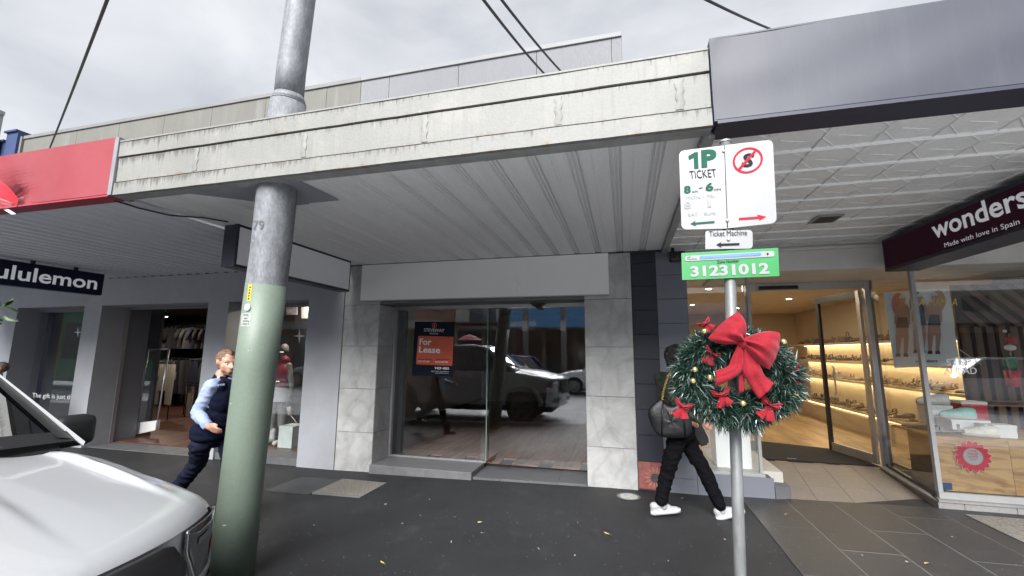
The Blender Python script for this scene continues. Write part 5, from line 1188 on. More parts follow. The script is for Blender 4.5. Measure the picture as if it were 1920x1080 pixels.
def car(label, cx, cy, yaw, mp_, seed, suv=0.):
    t = thing('parked_car', label, 'car', (cx, cy, UZ), yaw)
    def part(nm, bm, m, par=None, sm=None):
        o = bpy.data.objects.new(nm, mesh(nm, bm, m, sm)); COL.objects.link(o); o.parent = par or t; return o
    h = 1.46+suv*.15
    prof = [(2.1, .62, .55), (2.05, .70, .72), (1.6, .80, .86), (.95, .87, .95), (0, .89, .98), (-1.2, .89, 1.0), (-1.85, .85, 1.0), (-2.1, .78, .9), (-2.15, .7, .6)]
    rows = []
    for x, y, z in prof: rows.append([(x, -y*.75, z+.02), (x, -y*.9, z-.02), (x, -y, z-.12), (x, -y, .40), (x, -y*.9, .24)])
    for s in (-1, 1): part('side_panel', grid([[(x, -s*b, c) for x, b, c in r] for r in rows]), mp_, sm=45)
    part('bonnet', grid([[(x, v*y*.75, z+.02+.03*(1-v*v)) for v in (-1, -.5, 0, .5, 1)] for x, y, z in prof]), mp_)
    part('front_bumper', grid([[(2.1+.05*(1-v*v), v*.62, z) for v in (-1, -.5, 0, .5, 1)] for z in (.57, .4, .22)]), mp_)
    part('rear_bumper', grid([[(-2.15-.05*(1-v*v), v*.7, z) for v in (-1, -.5, 0, .5, 1)] for z in (.92, .6, .25)]), mp_)
    cb = [(1.0, .72, .96), (.15, .60, h-.03), (-.6, .58, h), (-1.5, .58, h-.06), (-2.0, .66, 1.0)]
    part('roof', grid([[(x, v*y, z+.02*(1-v*v)) for v in (-1, -.5, 0, .5, 1)] for x, y, z in cb[1:4]]), mp_)
    part('windscreen', grid([[(x, v*y, z) for v in (-1, 0, 1)] for x, y, z in cb[:2]]), mWin); part('rear_window', grid([[(x, v*y, z) for v in (-1, 0, 1)] for x, y, z in cb[3:]]), mWin)
    for s in (-1, 1):
        part('side_window', poly([(x, s*y*1.04, z) for x, y, z in cb]), mWin)
        for a, b in zip(cb[:-1], cb[1:]): part('pillar', tube([(a[0], s*a[1]*1.05, a[2]), (b[0], s*b[1]*1.05, b[2])], .03, n=6), mp_)
        part('pillar', tube([(-.4, s*.88*.86, 1.0), (-.45, s*.61, h)], .03, n=6), mp_)
        part('headlight', poly([(2.07, s*.45, .68), (1.98, s*.72, .72), (1.75, s*.80, .80), (2.0, s*.5, .77)]), mLens); part('tail_light', prism([(-2.12, s*.5, .93), (-2.0, s*.80, .95), (-2.0, s*.82, .80), (-2.14, s*.55, .78)], (-.02, s*.02, 0)), M('tail_red', (.35, .02, .02), .2))
        for x in (1.3, -1.3):
            o = thing  # wheels in local coordinates
            wq = part('wheel', tube([(x, s*.70, .32), (x, s*.905, .32)], .32, n=24), mTyre)
            bm = bmesh.new(); ring((x, s*.91, .32), .19, .22, XH, ZH, 24, bm)
            for k in range(10):
                a = 2*math.pi*k/10; u = XH*math.cos(a)+ZH*math.sin(a); v = XH*-math.sin(a)+ZH*math.cos(a); c = Vector((x, s*.91, .32)); poly([c+u*.03+v*.02, c+u*.2+v*.025, c+u*.2-v*.005, c+u*.03-v*.01], bm)
            part('rim', bm, mRim, wq); part('hub', disc((x, s*.907, .32), .2, XH, ZH, 20), mCabin, wq)
            part('arch', grid([[(x+math.cos(math.pi*k/14)*r, s*.896, .33+math.sin(math.pi*k/14)*r) for k in range(15)] for r in (.30, .37)]), mCabin)
    part('interior', box(-1.9, 1.2, -.7, .7, .3, .92), mCabin)
    return t
mCW = M('car_white', (.72, .73, .75), .3, var=.02, coat=.5); mCB = M('car_blue', (.05, .07, .30), .3, var=.03, coat=.5)
car('white sedan parked across the street in front of the bank', -.75, -6.8, math.pi, mCW, 1)
car('blue hatchback parked across the street ahead of the white sedan', -5.55, -6.9, math.pi, mCB, 2, .5)
car('white wagon parked across the street opposite the shoe shop', 11.4, -6.8, math.pi, mCW, 3, 1.)
car('silver hatchback parked across the street opposite the clothing shop', -14.0, -6.8, math.pi, M('car_silver', (.42, .43, .45), .3, metal=.5, coat=.5), 4, .3)

# ------------------------------------------------------------------ across the street (seen mirrored in the glass)
def refl(px, py, V): p = PY(V)(px, py); return Vector((p.x, 2*DG-p.y, p.z))
bk = thing('bank_building', 'bank across the street with blue awning fascia and brown glass front', 'building', (-2, -14, 0))
mBlueF = M('bank_blue', (.10, .34, .66), .45, var=.05)
YB = -12.0
fa, fb = refl(937, 582, 2*DG-YB), refl(1100, 613, 2*DG-YB)
obj('wall', box(-11, 13, -16.2, -15.0, 0, 5.0), M('bank_wall', (.55, .52, .48), .8, var=.08), bk)
obj('fascia', box(fa.x, 13, YB-.25, YB, fb.z, fa.z+.1), mBlueF, bk)
obj('awning', box(-11, 13, -15, YB-.26, fb.z+.3, fb.z+.4), M('awning_under', (.12, .09, .07), .8), bk)
for k in range(12): obj('window', box(-10.8+2*k, -10.8+2*k+1.7, -14.99, -14.95, .25, 3.0), M('brown_glass', (.045, .03, .022), .12), bk)
for k in range(11): obj('column', box(-9.05+2*k, -8.85+2*k, -14.94, -14.8, 0, 3.1), M('bank_column', (.24, .18, .12), .6), bk)
for k in range(6): obj('upper_window', box(-10+3.8*k, -8.2+3.8*k, -14.99, -14.96, 3.6, 4.6), M('far_pane', (.10, .12, .14), .1), bk)
ta, tb, tt = refl(1005, 611, 2*DG-YB), refl(940, 611, 2*DG-YB), refl(1005, 604, 2*DG-YB)
lh = (tt.z-ta.z)
text3('ANZ Camberwell', Vector((ta.x, YB+.01, ta.z-.02)), Vector((tb.x, YB+.01, ta.z-.02)), Vector((ta.x, YB+.01, ta.z+.32)), mWhite, bk, bold=.03)
hs = thing('bank_sign', 'dark bank sign with blue petal logo and white letters across the street', 'sign', (4, YB, 3))
Yh = YB-.1
R1 = lambda x, y: (lambda p: Vector((p.x, Yh+.06, p.z)))(PY(2*5.62-Yh)(x, y))
q0, q1 = R1(1284, 640), R1(1405, 548)
obj('board', box(q0.x, q1.x, Yh-.15, Yh+.05, q0.z, q1.z), M('bank_board', (.03, .03, .033), .5), hs)
mPet = M('petal_blue', (.07, .23, .52), .5)
for (cx_, cy_, r_) in ((1313, 584, 8.5), (1304, 600, 6.5), (1322, 600, 6.5)):
    c = R1(cx_, cy_); obj('petal', disc(c+YH*.002, abs(R1(cx_+r_, cy_).x-c.x), XH, ZH, 24), mPet, hs)
text3('ANZ', R1(1405, 612), R1(1330, 605), R1(1405, 583), mSign, hs, bold=.05)
for nm, x0, x1, hgt, col, lab in (('shop_building', -34, -11.1, 4.9, (.30, .16, .11), 'red brick shops across the street to the side of the bank'), ('shop_building', 13.1, 36, 4.8, (.45, .43, .38), 'cream shops across the street beyond the bank')):
    t = thing(nm, lab, 'building', ((x0+x1)/2, -15, 0))
    obj('wall', box(x0, x1, -16.2, -15, 0, hgt), M('far_wall_%d' % x0, col, .85, var=.1), t); obj('awning', box(x0, x1, -15, -12.1, 3.0, 3.5), M('far_awning_%d' % x0, (.30, .29, .28), .7), t)
    k = x0+.4
    while k < x1-2: obj('window', box(k, k+1.9, -14.99, -14.95, .4, 2.7), M('far_glass', (.05, .055, .06), .1), t); obj('upper_window', box(k+.3, k+1.4, -14.99, -14.95, 3.7, 4.5), M('far_pane', (.10, .12, .14), .1), t); k += 2.6
for px in (985, 1056):
    p = refl(px, 600, 2*DG+8.6); x = p.x
    t = thing('street_pole', ('timber power pole across the street near the bank lettering', 'slim grey street pole across the street with a small box')[px > 1000], 'pole', (x, -8.6, 0))
    obj('shaft', tube([(x, -8.6, 0), (x, -8.6, 8)], [.15, .11], n=12), M('far_pole', (.22, .20, .18), .8), t); obj('box', box(x-.12, x+.12, -8.45, -8.3, 2.6, 3.1), M('far_box', (.5, .5, .5), .6), t)
# red market umbrella across the road
p = refl(880, 647, 2*DG+9.5); t = thing('umbrella', 'red cafe umbrella across the street', 'umbrella', (p.x, -9.5, 0))
bm = grid([[(p.x+math.cos(2*math.pi*k/8)*r, -9.5+math.sin(2*math.pi*k/8)*r, z) for k in range(9)] for r, z in ((0.01, 2.5), (.35, 2.4), (.7, 2.2))], sm=False)
obj('canopy', bm, M('umbrella_red', (.40, .09, .13), .8), t); obj('shaft', tube([(p.x, -9.5, 0), (p.x, -9.5, 2.5)], .03, n=8), mAlu, t)
# tram up the street, mirrored in the clothing shop window
tr = thing('tram', 'green and yellow tram standing up the street', 'tram', (-27, -2.5, -.13))
mTG = M('tram_green', (.04, .22, .10), .35, var=.05); mTY = M('tram_yellow', (.62, .50, .03), .4)
obj('body', box(-33, -19, -3.8, -1.3, .25, 3.4, bev=.12), mTG, tr)
obj('roof_pod', box(-31, -21, -3.4, -1.7, 3.4, 3.7, bev=.05), M('tram_grey', (.4, .4, .4), .5), tr)
for k in range(6):
    x = -32.5+2.3*k; wq = obj('window', box(x, x+1.3, -1.31, -1.285, 1.2, 2.7), M('brown_glass', (.045, .03, .022)), tr); obj('door_frame', box(x+1.45, x+1.6, -1.31, -1.28, .4, 2.9), mTY, tr); obj('door_frame', box(x+1.98, x+2.12, -1.31, -1.28, .4, 2.9), mTY, tr); obj('door', box(x+1.61, x+1.97, -1.31, -1.29, .4, 2.8), M('far_glass', (.05, .055, .06)), tr)
# ------------------------------------------------------------------ far left neighbours and cables
t = thing('building', 'blue painted parapet of the neighbouring building', 'building', (-14, 6, 0))
obj('wall', box(-20, -12.32, 5.44, 6.5, 0, 5.86), M('blue_paint', (0.02678, 0.0459, 0.1262), .7, var=.1), t); obj('pier', box(-12.31, -11.97, 5.42, 6.5, 0, 6.03), M('blue_paint', (0.02678, 0.0459, 0.1262)), t); obj('coping', box(-12.34, -11.965, 5.38, 6.54, 6.031, 6.07), M('blue_paint', (0.02678, 0.0459, 0.1262)), t); obj('coping', box(-20, -12.35, 5.40, 6.54, 5.86, 5.90), M('blue_paint', (0.02678, 0.0459, 0.1262)), t)
t = thing('chimney', 'plain grey rendered chimney beside the blue parapet', 'chimney', (-12.75, 5.2, 5))
obj('stack', box(-13.2, -12.42, 5.0, 5.37, 4.5, 6.42), M('chimney_grey', (.24, .245, .24), .8, var=.1), t); obj('crown', box(-13.24, -12.40, 4.97, 5.375, 6.42, 6.50), M('chimney_grey', (.24, .245, .24)), t)
def cablepx(a, ya, b, yb, label, r=.012, sag=.05):
    p, q = PY(ya)(*a), PY(yb)(*b); pts = [p.lerp(q, k/12) - ZH*sag*4*(k/12)*(1-k/12) for k in range(13)]
    o = obj('overhead_cable', tube(pts, r, n=6), cable_m); tag(o, label, 'cable')
cablepx((1046, 163), 5.46, (860, -62), 2.0, 'black overhead cable meeting the white parapet, nearer the pole', .011)
cablepx((1082, 163), 5.46, (898, -56), 2.0, 'black overhead cable meeting the white parapet, nearer the parapet end', .010)
cablepx((84, 300), 5.44, (235, -90), 1.6, 'black overhead cable dropping behind the red awning front', .011)
cablepx((1530, 80), 4.6, (1230, -50), 1.6, 'black overhead cable reaching over the slate awning', .007)

# ------------------------------------------------------------------ leaf litter and street plant
lm = [M('leaf_tan', (.42, .33, .18), .8, var=.3), M('leaf_yellow', (.55, .48, .12), .7, var=.2), M('leaf_pale', (.45, .43, .38), .8, var=.2)]
def leafmesh(l, wd, mt_):
    rows = [[(l*(t_-.5), -wd*math.sin(math.pi*t_), .004+.010*t_*t_), (l*(t_-.5), 0, .002+.008*t_), (l*(t_-.5), wd*math.sin(math.pi*t_), .006+.008*(1-t_))] for t_ in (0.02, .25, .5, .75, .98)]
    return mesh('fallen_leaf', grid(rows), mt_)
LMS = [leafmesh(.07, .012, lm[0]), leafmesh(.09, .010, lm[1]), leafmesh(.05, .008, lm[2])]
for i, (px, py, k) in enumerate(((718, 1057, 1), (901, 980, 0), (1140, 1003, 0), (590, 986, 2), (1010, 1030, 2), (846, 1017, 2), (724, 946, 2), (1078, 1042, 2), (788, 967, 2), (853, 970, 2), (1475, 965, 0), (1738, 1057, 0), (1788, 1008, 2), (1617, 1042, 2), (1253, 1052, 2), (1282, 935, 0), (1703, 1056, 2), (482, 1000, 0), (756, 982, 2), (805, 937, 2), (905, 1000, 2), (1360, 1012, 2), (1083, 980, 2))):
    p = PZ(.02)(px, py); p = PZ(gz(p.x)+(.0105 if p.x > 1.2 else .001))(px, py)
    o = inst('fallen_leaf', LMS[k], p, None, (0, 0, random.uniform(0, 6)), (random.uniform(.8, 1.2) if k < 2 else random.uniform(.4, .8),)*3)
    tag(o, ('tan fallen leaf lying on the dark paving', 'curled yellow fallen leaf on the asphalt near the pole', 'tiny pale fallen leaf scrap on the dark paving')[k], 'leaf', ('tan leaves on the paving', 'yellow leaf', 'pale leaf scraps on the paving')[k])
bm = bmesh.new(); rg = random.Random(5); n = 0
for k in range(900):
    x, y = rg.uniform(-4.3, 4.2), rg.uniform(2.3, 5.4)
    s = rg.uniform(.002, .0055); z = gz(x)+(.0115 if x > 1.2 else .0015)
    a = rg.uniform(0, 6); poly([(x+s*math.cos(a+q)*rg.uniform(.6, 1.3), y+s*math.sin(a+q), z) for q in (0, 1.6, 3.1, 4.7)], bm)
o = obj('grit', bm, M('grit_pale', (.34, .34, .33), .9, var=.4)); o['kind'] = 'stuff'
tp = thing('street_plant', 'leafy green branch reaching in past the parked ute', 'plant', (-6.6, 2.6, -.07))
mLf = M('plant_leaf', (.05, .10, .045), .45, var=.35, sc=20)
PL = PY(2.6)
obj('stem', tube([(-6.6, 2.6, -.08), (-6.5, 2.6, .9), PL(-60, 590), PL(4, 572)], [.03, .02, .012, .004], n=8), M('plant_stem', (.10, .08, .05), .8), tp)
rg = random.Random(2)
lme = mesh('leaf', grid([[(l, w_*s, -.02*abs(s)-.1*l*l) for s in (-1, 0, 1)] for l, w_ in ((0, .002), (.03, .016), (.07, .018), (.11, .001))]), mLf)
for k in range(34):
    p = PL(rg.uniform(-70, 6), rg.uniform(560, 600)) + Vector((0, rg.uniform(-.08, .08), 0)); inst('leaf', lme, p, tp, (rg.uniform(-.6, .6), rg.uniform(-.6, .6), rg.uniform(-.9, .9)))

# ------------------------------------------------------------------ people
mSkin = M('skin', (.42, .22, .155), .5, var=.12, sc=18)
def bez(*a): return a
from mathutils import noise as mnoise
def blob(name, prims, mats, parent, vox=.010, it=5, kind=None, amp=0., frq=(9, 9, 16), skip=(0,)):
    """prims: (p0, r0, p1, r1, material) tapered limbs or (centre, (rx,ry,rz), rot or None, 'e', material) ellipsoids -> one continuous skin"""
    bm = bmesh.new(); segs = []
    for pr in prims:
        if pr[3] == 'e':
            c, r, rot, _, mi = pr; ball(c, r, bm, 18, 12, mat=rot); segs.append((Vector(c), Vector(c), min(r), min(r), mi, max(r), r, rot))
        else:
            p0, r0, p1, r1, mi = pr; p0, p1 = Vector(p0), Vector(p1)
            ball(p0, r0, bm, 14, 9); ball(p1, r1, bm, 14, 9); 
            if (p1-p0).length > 1e-4: tube([p0, p1], [r0, r1], bm, 14)
            segs.append((p0, p1, r0, r1, mi, 0, None, None))
    me = bpy.data.meshes.new('tmp'); bmesh.ops.recalc_face_normals(bm, faces=bm.faces[:]); bm.to_mesh(me); bm.free()
    o = bpy.data.objects.new('tmp', me); COL.objects.link(o)
    r = o.modifiers.new('r', 'REMESH'); r.mode = 'VOXEL'; r.voxel_size = vox
    s = o.modifiers.new('s', 'SMOOTH'); s.factor = .5; s.iterations = it
    dg = bpy.context.evaluated_depsgraph_get(); m2 = bpy.data.meshes.new_from_object(o.evaluated_get(dg)); bpy.data.objects.remove(o)
    m2.name = name; m2.materials.clear()
    for m in mats: m2.materials.append(m)
    n = len(m2.polygons); ce = np.empty(n*3); m2.polygons.foreach_get('center', ce); ce = ce.reshape(-1, 3)
    best = np.full(n, 1e9); mi_ = np.zeros(n, int)
    for p0, p1, r0, r1, mi, mxr, rr, rot in segs:
        if rr is not None:
            q = ce-np.array(p0)
            if rot is not None: q = q @ np.array(rot.to_3x3())
            k = np.linalg.norm(q/np.array(rr), axis=1); d = (k-1)*min(rr)
        else:
            a, b = np.array(p0), np.array(p1); ab = b-a; L2 = max(1e-9, ab@ab); t = np.clip(((ce-a)@ab)/L2, 0, 1)
            d = np.linalg.norm(ce-(a+t[:, None]*ab), axis=1)-(r0+(r1-r0)*t)
        u = d < best; best[u] = d[u]; mi_[u] = mi
    m2.polygons.foreach_set('material_index', mi_.astype(np.int32)); m2.polygons.foreach_set('use_smooth', np.ones(n, bool)); m2.update()
    if amp:
        keep = set()
        for pl_ in m2.polygons:
            if pl_.material_index in skip: keep.update(pl_.vertices)
        nn = [v.normal.copy() for v in m2.vertices]
        for v in m2.vertices:
            if v.index in keep: continue
            c = v.co; a = mnoise.noise(Vector((c.x*frq[0]+c.z*3, c.y*frq[1], c.z*frq[2]+c.x*5))); b = mnoise.noise(Vector((c.x*frq[0]*2.3, c.y*frq[1]*2.3-c.z*4, c.z*frq[2]*2.1)))
            v.co = c + nn[v.index]*amp*(1-2*abs(a)+.6*b-.4)
        m2.update()
    o = bpy.data.objects.new(name, m2); link(o, parent)
    return o
def hand(w, d, side, up, mi, L_=.18, curl=.6, r=.0095):
    """palm and five bent fingers; w wrist, d pointing direction, side = towards the thumb, up = back of the hand"""
    d, side, up = d.normalized(), side.normalized(), up.normalized(); out = []
    pm = w+d*.048
    out.append((w, .026, w+d*.03, .028, mi))
    for k, (o, l) in enumerate(((.030, .070), (.010, .080), (-.011, .074), (-.030, .058))):
        b = w+d*.082+side*o*.9; out.append((w+d*.02+side*o*.55, .016, b, .0115, mi))
        c1 = (d*math.cos(curl*.7)-up*math.sin(curl*.7)); c2 = (d*math.cos(curl*1.8)-up*math.sin(curl*1.8))
        m = b+c1*l*.55; out += [(b, .0105, m, r, mi), (m, r, m+c2*l*.5, r*.8, mi)]
    tb = w+d*.025+side*.028; tm = tb+(side*.6+d*.75-up*.3).normalized()*.042
    out += [(tb, .015, tm, .0115, mi), (tm, .0115, tm+(d-up*.5+side*.1).normalized()*.032, .009, mi)]
    return out
def head_prims(c, f, r, mi, lat):
    """c centre of skull, f facing direction (unit), lat = person's left; r scale"""
    up = ZH; q = Matrix((lat, f, up)).transposed().to_4x4()
    g = lambda a, b, z: c+(lat*a+f*b+up*z)*r
    pr = [(c+f*-.010*r+up*.022*r, (.074*r, .094*r, .092*r), q, 'e', mi), (g(0, .030, -.035), (.056*r, .068*r, .080*r), q, 'e', mi), (g(0, .058, -.085), .026*r, g(0, .05, -.075), .034*r, mi),
          (g(0, .093, -.005), .010*r, g(0, .112, -.036), .0145*r, mi), (g(.016, .095, -.038), .009*r, g(-.016, .095, -.038), .009*r, mi),
          (g(-.045, .078, .018), .012*r, g(.045, .078, .018), .012*r, mi), (g(-.018, .092, -.066), .008*r, g(.018, .092, -.066), .008*r, mi), (g(-.016, .088, -.076), .009*r, g(.016, .088, -.076), .009*r, mi)]
    for s in (-1, 1): pr += [(g(s*.077, -.005, .008), (.010*r, .019*r, .031*r), q, 'e', mi), (g(s*.052, .05, -.028), .020*r, g(s*.045, .045, -.05), .022*r, mi)]
    return pr
def eyes(c, f, lat, r, par):
    for s in (-1, 1):
        e = c+(lat*s*.033+f*.081+ZH*-.002)*r
        o = obj('eye', ball(e-f*.004*r, .0095*r), M('eye_white', (.42, .38, .36), .4), par); obj('iris', ball(e+f*.0025*r, .0045*r, u=10, v=6), M('iris_dark', (.03, .025, .02), .2), o)
# --- man in navy vest
my = 3.42; PM = PY(my)
man = thing('person', 'person in navy vest and pale blue shirt walking behind the steel pole', 'person', Vector((PM(395, 900).x, my, gz(-4))))
zg = gz(-4.2)
sc_m = 1.0
f_m = Vector((.93, -.30, -.05)).normalized(); lat_m = ZH.cross(f_m).normalized()          # facing right and a little towards the road
hc = PM(425.5, 680)
nb = hc+Vector((-.05, .0, -.115)); nk = hc+Vector((-.045, 0, -.20))
sR = PY(my-.13)(398, 724)                     # the shoulder on the camera side
elb = PY(my-.16)(370, 775); wri = PY(my-.24)(390, 799)
chest = PM(415, 745); belly = PM(406, 782); hip = PM(396, 816)
mNv = M('vest_navy', (.006, .008, .020), .9, var=.15, sc=30, bump=.4, bsc=20, spec=.1); mSh = M('shirt_blue', (0.255, 0.3102, 0.459), .75, var=.08, sc=8, bump=.35, bsc=18); mTr = M('trousers_navy', (.012, .014, .030), .8, var=.25, sc=14, bump=.6, bsc=14, spec=.1); mBt = M('shoe_brown', (.05, .03, .02), .5)
kneeB = PM(372, 866); ankB = PM(326, 924); ankB.z = max(ankB.z, zg+.16)
hipB = PM(388, 832); hipF = PM(412, 830); hipF.y = my+.10; hipB.y = my-.07
kneeF = PY(my+.10)(433, 880); ankF = Vector((kneeF.x+.14, my+.10, zg+.09))
q_t = Matrix((f_m, lat_m, ZH)).transposed().to_4x4()
sL = sR+lat_m*.34+Vector((.04, 0, 0))
elL = sL+Vector((-.02, .06, -.28)); wrL = elL+Vector((.05, .02, -.24))
pr = head_prims(hc, f_m, 1.07, 0, lat_m) + [(nb, .056, nk, .062, 0),
    (chest, (.115, .17, .19), q_t, 'e', 1), (belly, (.11, .155, .17), q_t, 'e', 1), (hip, (.115, .155, .12), q_t, 'e', 2),
    (sR, .068, elb, .056, 1), (elb, .056, wri+(elb-wri)*.12, .043, 1), (wri+(elb-wri)*.12, .030, wri, .027, 0), (sL, .070, elL, .052, 1), (elL, .05, wrL, .034, 1),
    (nk, .07, sR, .06, 1), (nk, .07, sL, .06, 1),
    (hipB, .090, kneeB, .074, 2), (kneeB, .074, ankB, .064, 2), (hipF, .090, kneeF, .074, 2), (kneeF, .074, ankF, .064, 2),
    (ankB+Vector((-.02, 0, -.07)), .045, ankB+Vector((.15, 0, -.115)), .038, 3), (ankF+Vector((-.03, 0, -.045)), .045, ankF+Vector((.17, 0, -.05)), .036, 3)]
pr += hand(wri, (PY(my-.26)(412, 811)-wri), Vector((.3, -.2, .5)), Vector((.1, -1, .3)), 0, curl=.55)
pr += hand(wrL, Vector((.25, 0, -.95)), Vector((.9, -.3, .2)), Vector((0, 1, .2)), 0)
body = blob('body', pr, [mSkin, mSh, mTr, mBt], man, .0085, 4, amp=.009, skip=(0, 3))
eyes(hc, f_m, lat_m, 1.07, man)
hair_m = M('hair_brown', (.13, .075, .042), .7, var=.35, sc=60, bump=.6, bsc=90, stretch=(1, 1, .4))
blob('hair', [(hc+f_m*-.022+ZH*.040, (.086, .098, .090), Matrix((lat_m, f_m, ZH)).transposed().to_4x4(), 'e', 0), (hc+f_m*-.055+ZH*-.03, .055, hc+f_m*-.06, .06, 0), (hc+f_m*.055+ZH*.088, .024, hc+f_m*.01+ZH*.10, .03, 0)], [hair_m], man, .006, 1, amp=.006, frq=(40, 40, 22), skip=())
blob('beard', [(hc+f_m*.070+ZH*-.088, .022, hc+f_m*.05+lat_m*-.05+ZH*-.065, .022, 0), (hc+f_m*.070+ZH*-.088, .022, hc+f_m*.05+lat_m*.05+ZH*-.065, .022, 0)], [M('beard', (.26, .14, .09), .8, var=.3, sc=80, bump=.5, bsc=140)], man, .007, 2)
vest = blob('vest', [(chest+ZH*.005, (.132, .175, .195), q_t, 'e', 0), (belly, (.132, .172, .19), q_t, 'e', 0), (hip+ZH*.05, (.140, .178, .14), q_t, 'e', 0), (hip+ZH*.005, (.146, .180, .07), q_t, 'e', 0), (nk+Vector((-.01, 0, -.03)), .082, sR+Vector((.03, .05, -.01)), .062, 0), (nk+Vector((-.01, 0, -.03)), .082, sL+Vector((.03, -.05, -.01)), .062, 0), (nk+Vector((-.02, 0, .02)), .072, nk+Vector((-.01, 0, -.05)), .08, 0), (nk+f_m*-.012+ZH*.055, .066, nk, .078, 0)], [mNv], man, .010, 10, amp=.007, frq=(7, 7, 10), skip=())
obj('collar', tube([nk+f_m*.055+lat_m*.05+ZH*.035, nk+f_m*.085+ZH*-.03, nk+f_m*.05-lat_m*.055+ZH*.04], [.012, .014, .012], n=8), M('collar_check', (.45, .46, .50), .8, var=.3, sc=60), man)
tpx('NETWORK', (407.5, 724), (421.5, 722.5), (407.5, 720.5), PY(my-.165), mSh, vest)
# --- woman seen from behind
wy = 4.80; PV = PY(wy)
wo = thing('person', 'person in olive jacket and black trousers walking past the shoe shop with bags', 'person', Vector((PV(1300, 960).x, wy, 0)))
mOl = M('jacket_olive', (.020, .023, .012), .8, var=.3, sc=10, bump=.5, bsc=22); mBk = M('trousers_black', (.005, .005, .0065), .9, var=.25, sc=14, bump=.6, bsc=14, spec=.08); mSn = M('sneaker_white', (0.3612, 0.3612, 0.3829), .6, var=.04, sc=30, bump=.2, bsc=60)
f_w = Vector((.86, .50, -.1)).normalized(); lat_w = ZH.cross(f_w).normalized()
hw = PV(1268, 673); nw = hw+Vector((-.015, -.02, -.12)); nw2 = hw+Vector((-.035, -.02, -.19))
cw = PV(1257, 738); bw_ = PV(1266, 778); hpw = PV(1276, 810)
qw = Matrix((f_w, lat_w, ZH)).transposed().to_4x4()
s1w = cw-lat_w*.155+ZH*.15+f_w*-.02; s2w = cw+lat_w*.155+ZH*.15
e1 = s1w+Vector((-.02, -.05, -.28)); w1 = e1+Vector((.20, -.03, -.10)); e2 = s2w+Vector((.05, .03, -.27)); w2 = e2+Vector((.18, 0, -.14))
h1 = PV(1266, 824); h1.y = wy-.07; h2 = PV(1286, 824); h2.y = wy+.07
k1 = PY(wy-.06)(1252, 884); a1 = PY(wy-.06)(1240, 937); k2 = PY(wy+.06)(1322, 886); a2 = PY(wy+.05)(1349, 946)
pw = [(hw+ZH*.01, (.078, .092, .105), Matrix((lat_w, f_w, ZH)).transposed().to_4x4(), 'e', 0)] + head_prims(hw, f_w, .96, 0, lat_w) + [(nw, .048, nw2, .055, 0), (cw, (.115, .165, .19), qw, 'e', 1), (bw_, (.125, .160, .16), qw, 'e', 1), (hpw, (.125, .160, .13), qw, 'e', 2),
    (nw2, .06, s1w, .06, 1), (nw2, .06, s2w, .06, 1), (s1w, .068, e1, .052, 1), (e1, .052, w1, .036, 1), (s2w, .066, e2, .05, 1), (e2, .05, w2, .036, 1),
    (h1, .093, k1, .072, 2), (k1, .072, a1, .060, 2), (h2, .093, k2, .070, 2), (k2, .072, a2, .060, 2),
    (a1+Vector((0, 0, .0)), .036, a1+Vector((.02, 0, -.06)), .034, 3), (a2, .036, a2+Vector((.02, 0, -.06)), .034, 3)]
pw += hand(w1, Vector((.8, .1, -.5)), Vector((0, .3, .8)), Vector((0, -1, .1)), 0) + hand(w2, Vector((.8, .1, -.5)), Vector((0, -.3, .8)), Vector((0, 1, .1)), 0)
blob('body', pw, [mSkin, mOl, mBk, mSn], wo, .009, 4, amp=.010, skip=(0, 3))
hw_m = M('hair_black', (.012, .010, .010), .6, var=.4, sc=60, bump=.8, bsc=70)
blob('hair', [(hw+f_w*-.018+ZH*.025, (.088, .105, .108), Matrix((lat_w, f_w, ZH)).transposed().to_4x4(), 'e', 0), (hw+f_w*-.07+ZH*-.05, .042, hw+f_w*-.06+ZH*.02, .055, 0), (hw+f_w*-.07+ZH*.06, .04, hw+f_w*-.05+ZH*.10, .03, 0), (hw+f_w*.03+ZH*.10, .04, hw+ZH*.11, .04, 0)], [hw_m], wo, .007, 1, amp=.016, frq=(34, 34, 20), skip=())
eyes(hw, f_w, lat_w, .96, wo)
def sneaker(toe_px, heel_px, Y, pitch):
    h, t_ = PY(Y)(*heel_px), PY(Y)(*toe_px); d = (t_-h); d.y = .06; L_ = d.length; d.normalize(); u = d.cross(Vector((0, 1, 0))).normalized()
    if u.z < 0: u = -u
    s = d.cross(u); out = []
    g = lambda a, b, c: h+d*a*L_+s*b+u*c
    o = blob('shoe', [(g(.12, 0, .045), .040, g(.45, 0, .045), .042, 0), (g(.45, 0, .045), .042, g(.88, 0, .03), .034, 0), (g(.12, 0, .085), .040, g(.30, 0, .085), .036, 0), (g(.30, 0, .085), .036, g(.60, 0, .06), .035, 0)], [mSn], wo, .007, 3)
    obj('sole', grid([[g(a, w_*q, z) for q, z in ((-1, .012), (-1.08, .03), (-1, .045), (1, .045), (1.08, .03), (1, .012), (-1, .012))] for a, w_ in ((-.02, .018), (.06, .038), (.3, .041), (.55, .044), (.8, .044), (.95, .03), (1.02, .012))]), M('sole_white', (.48, .48, .50), .6), o)
    for k in range(4): obj('lace', tube([g(.38+.07*k, -.022, .092-.012*k), g(.40+.07*k, 0, .098-.012*k), g(.38+.07*k, .022, .092-.012*k)], .004, n=5), mWt, o)
sneaker((1277, 966), (1222, 967), wy-.06, 0); sneaker((1400, 968), (1345, 978), wy+.05, 0)
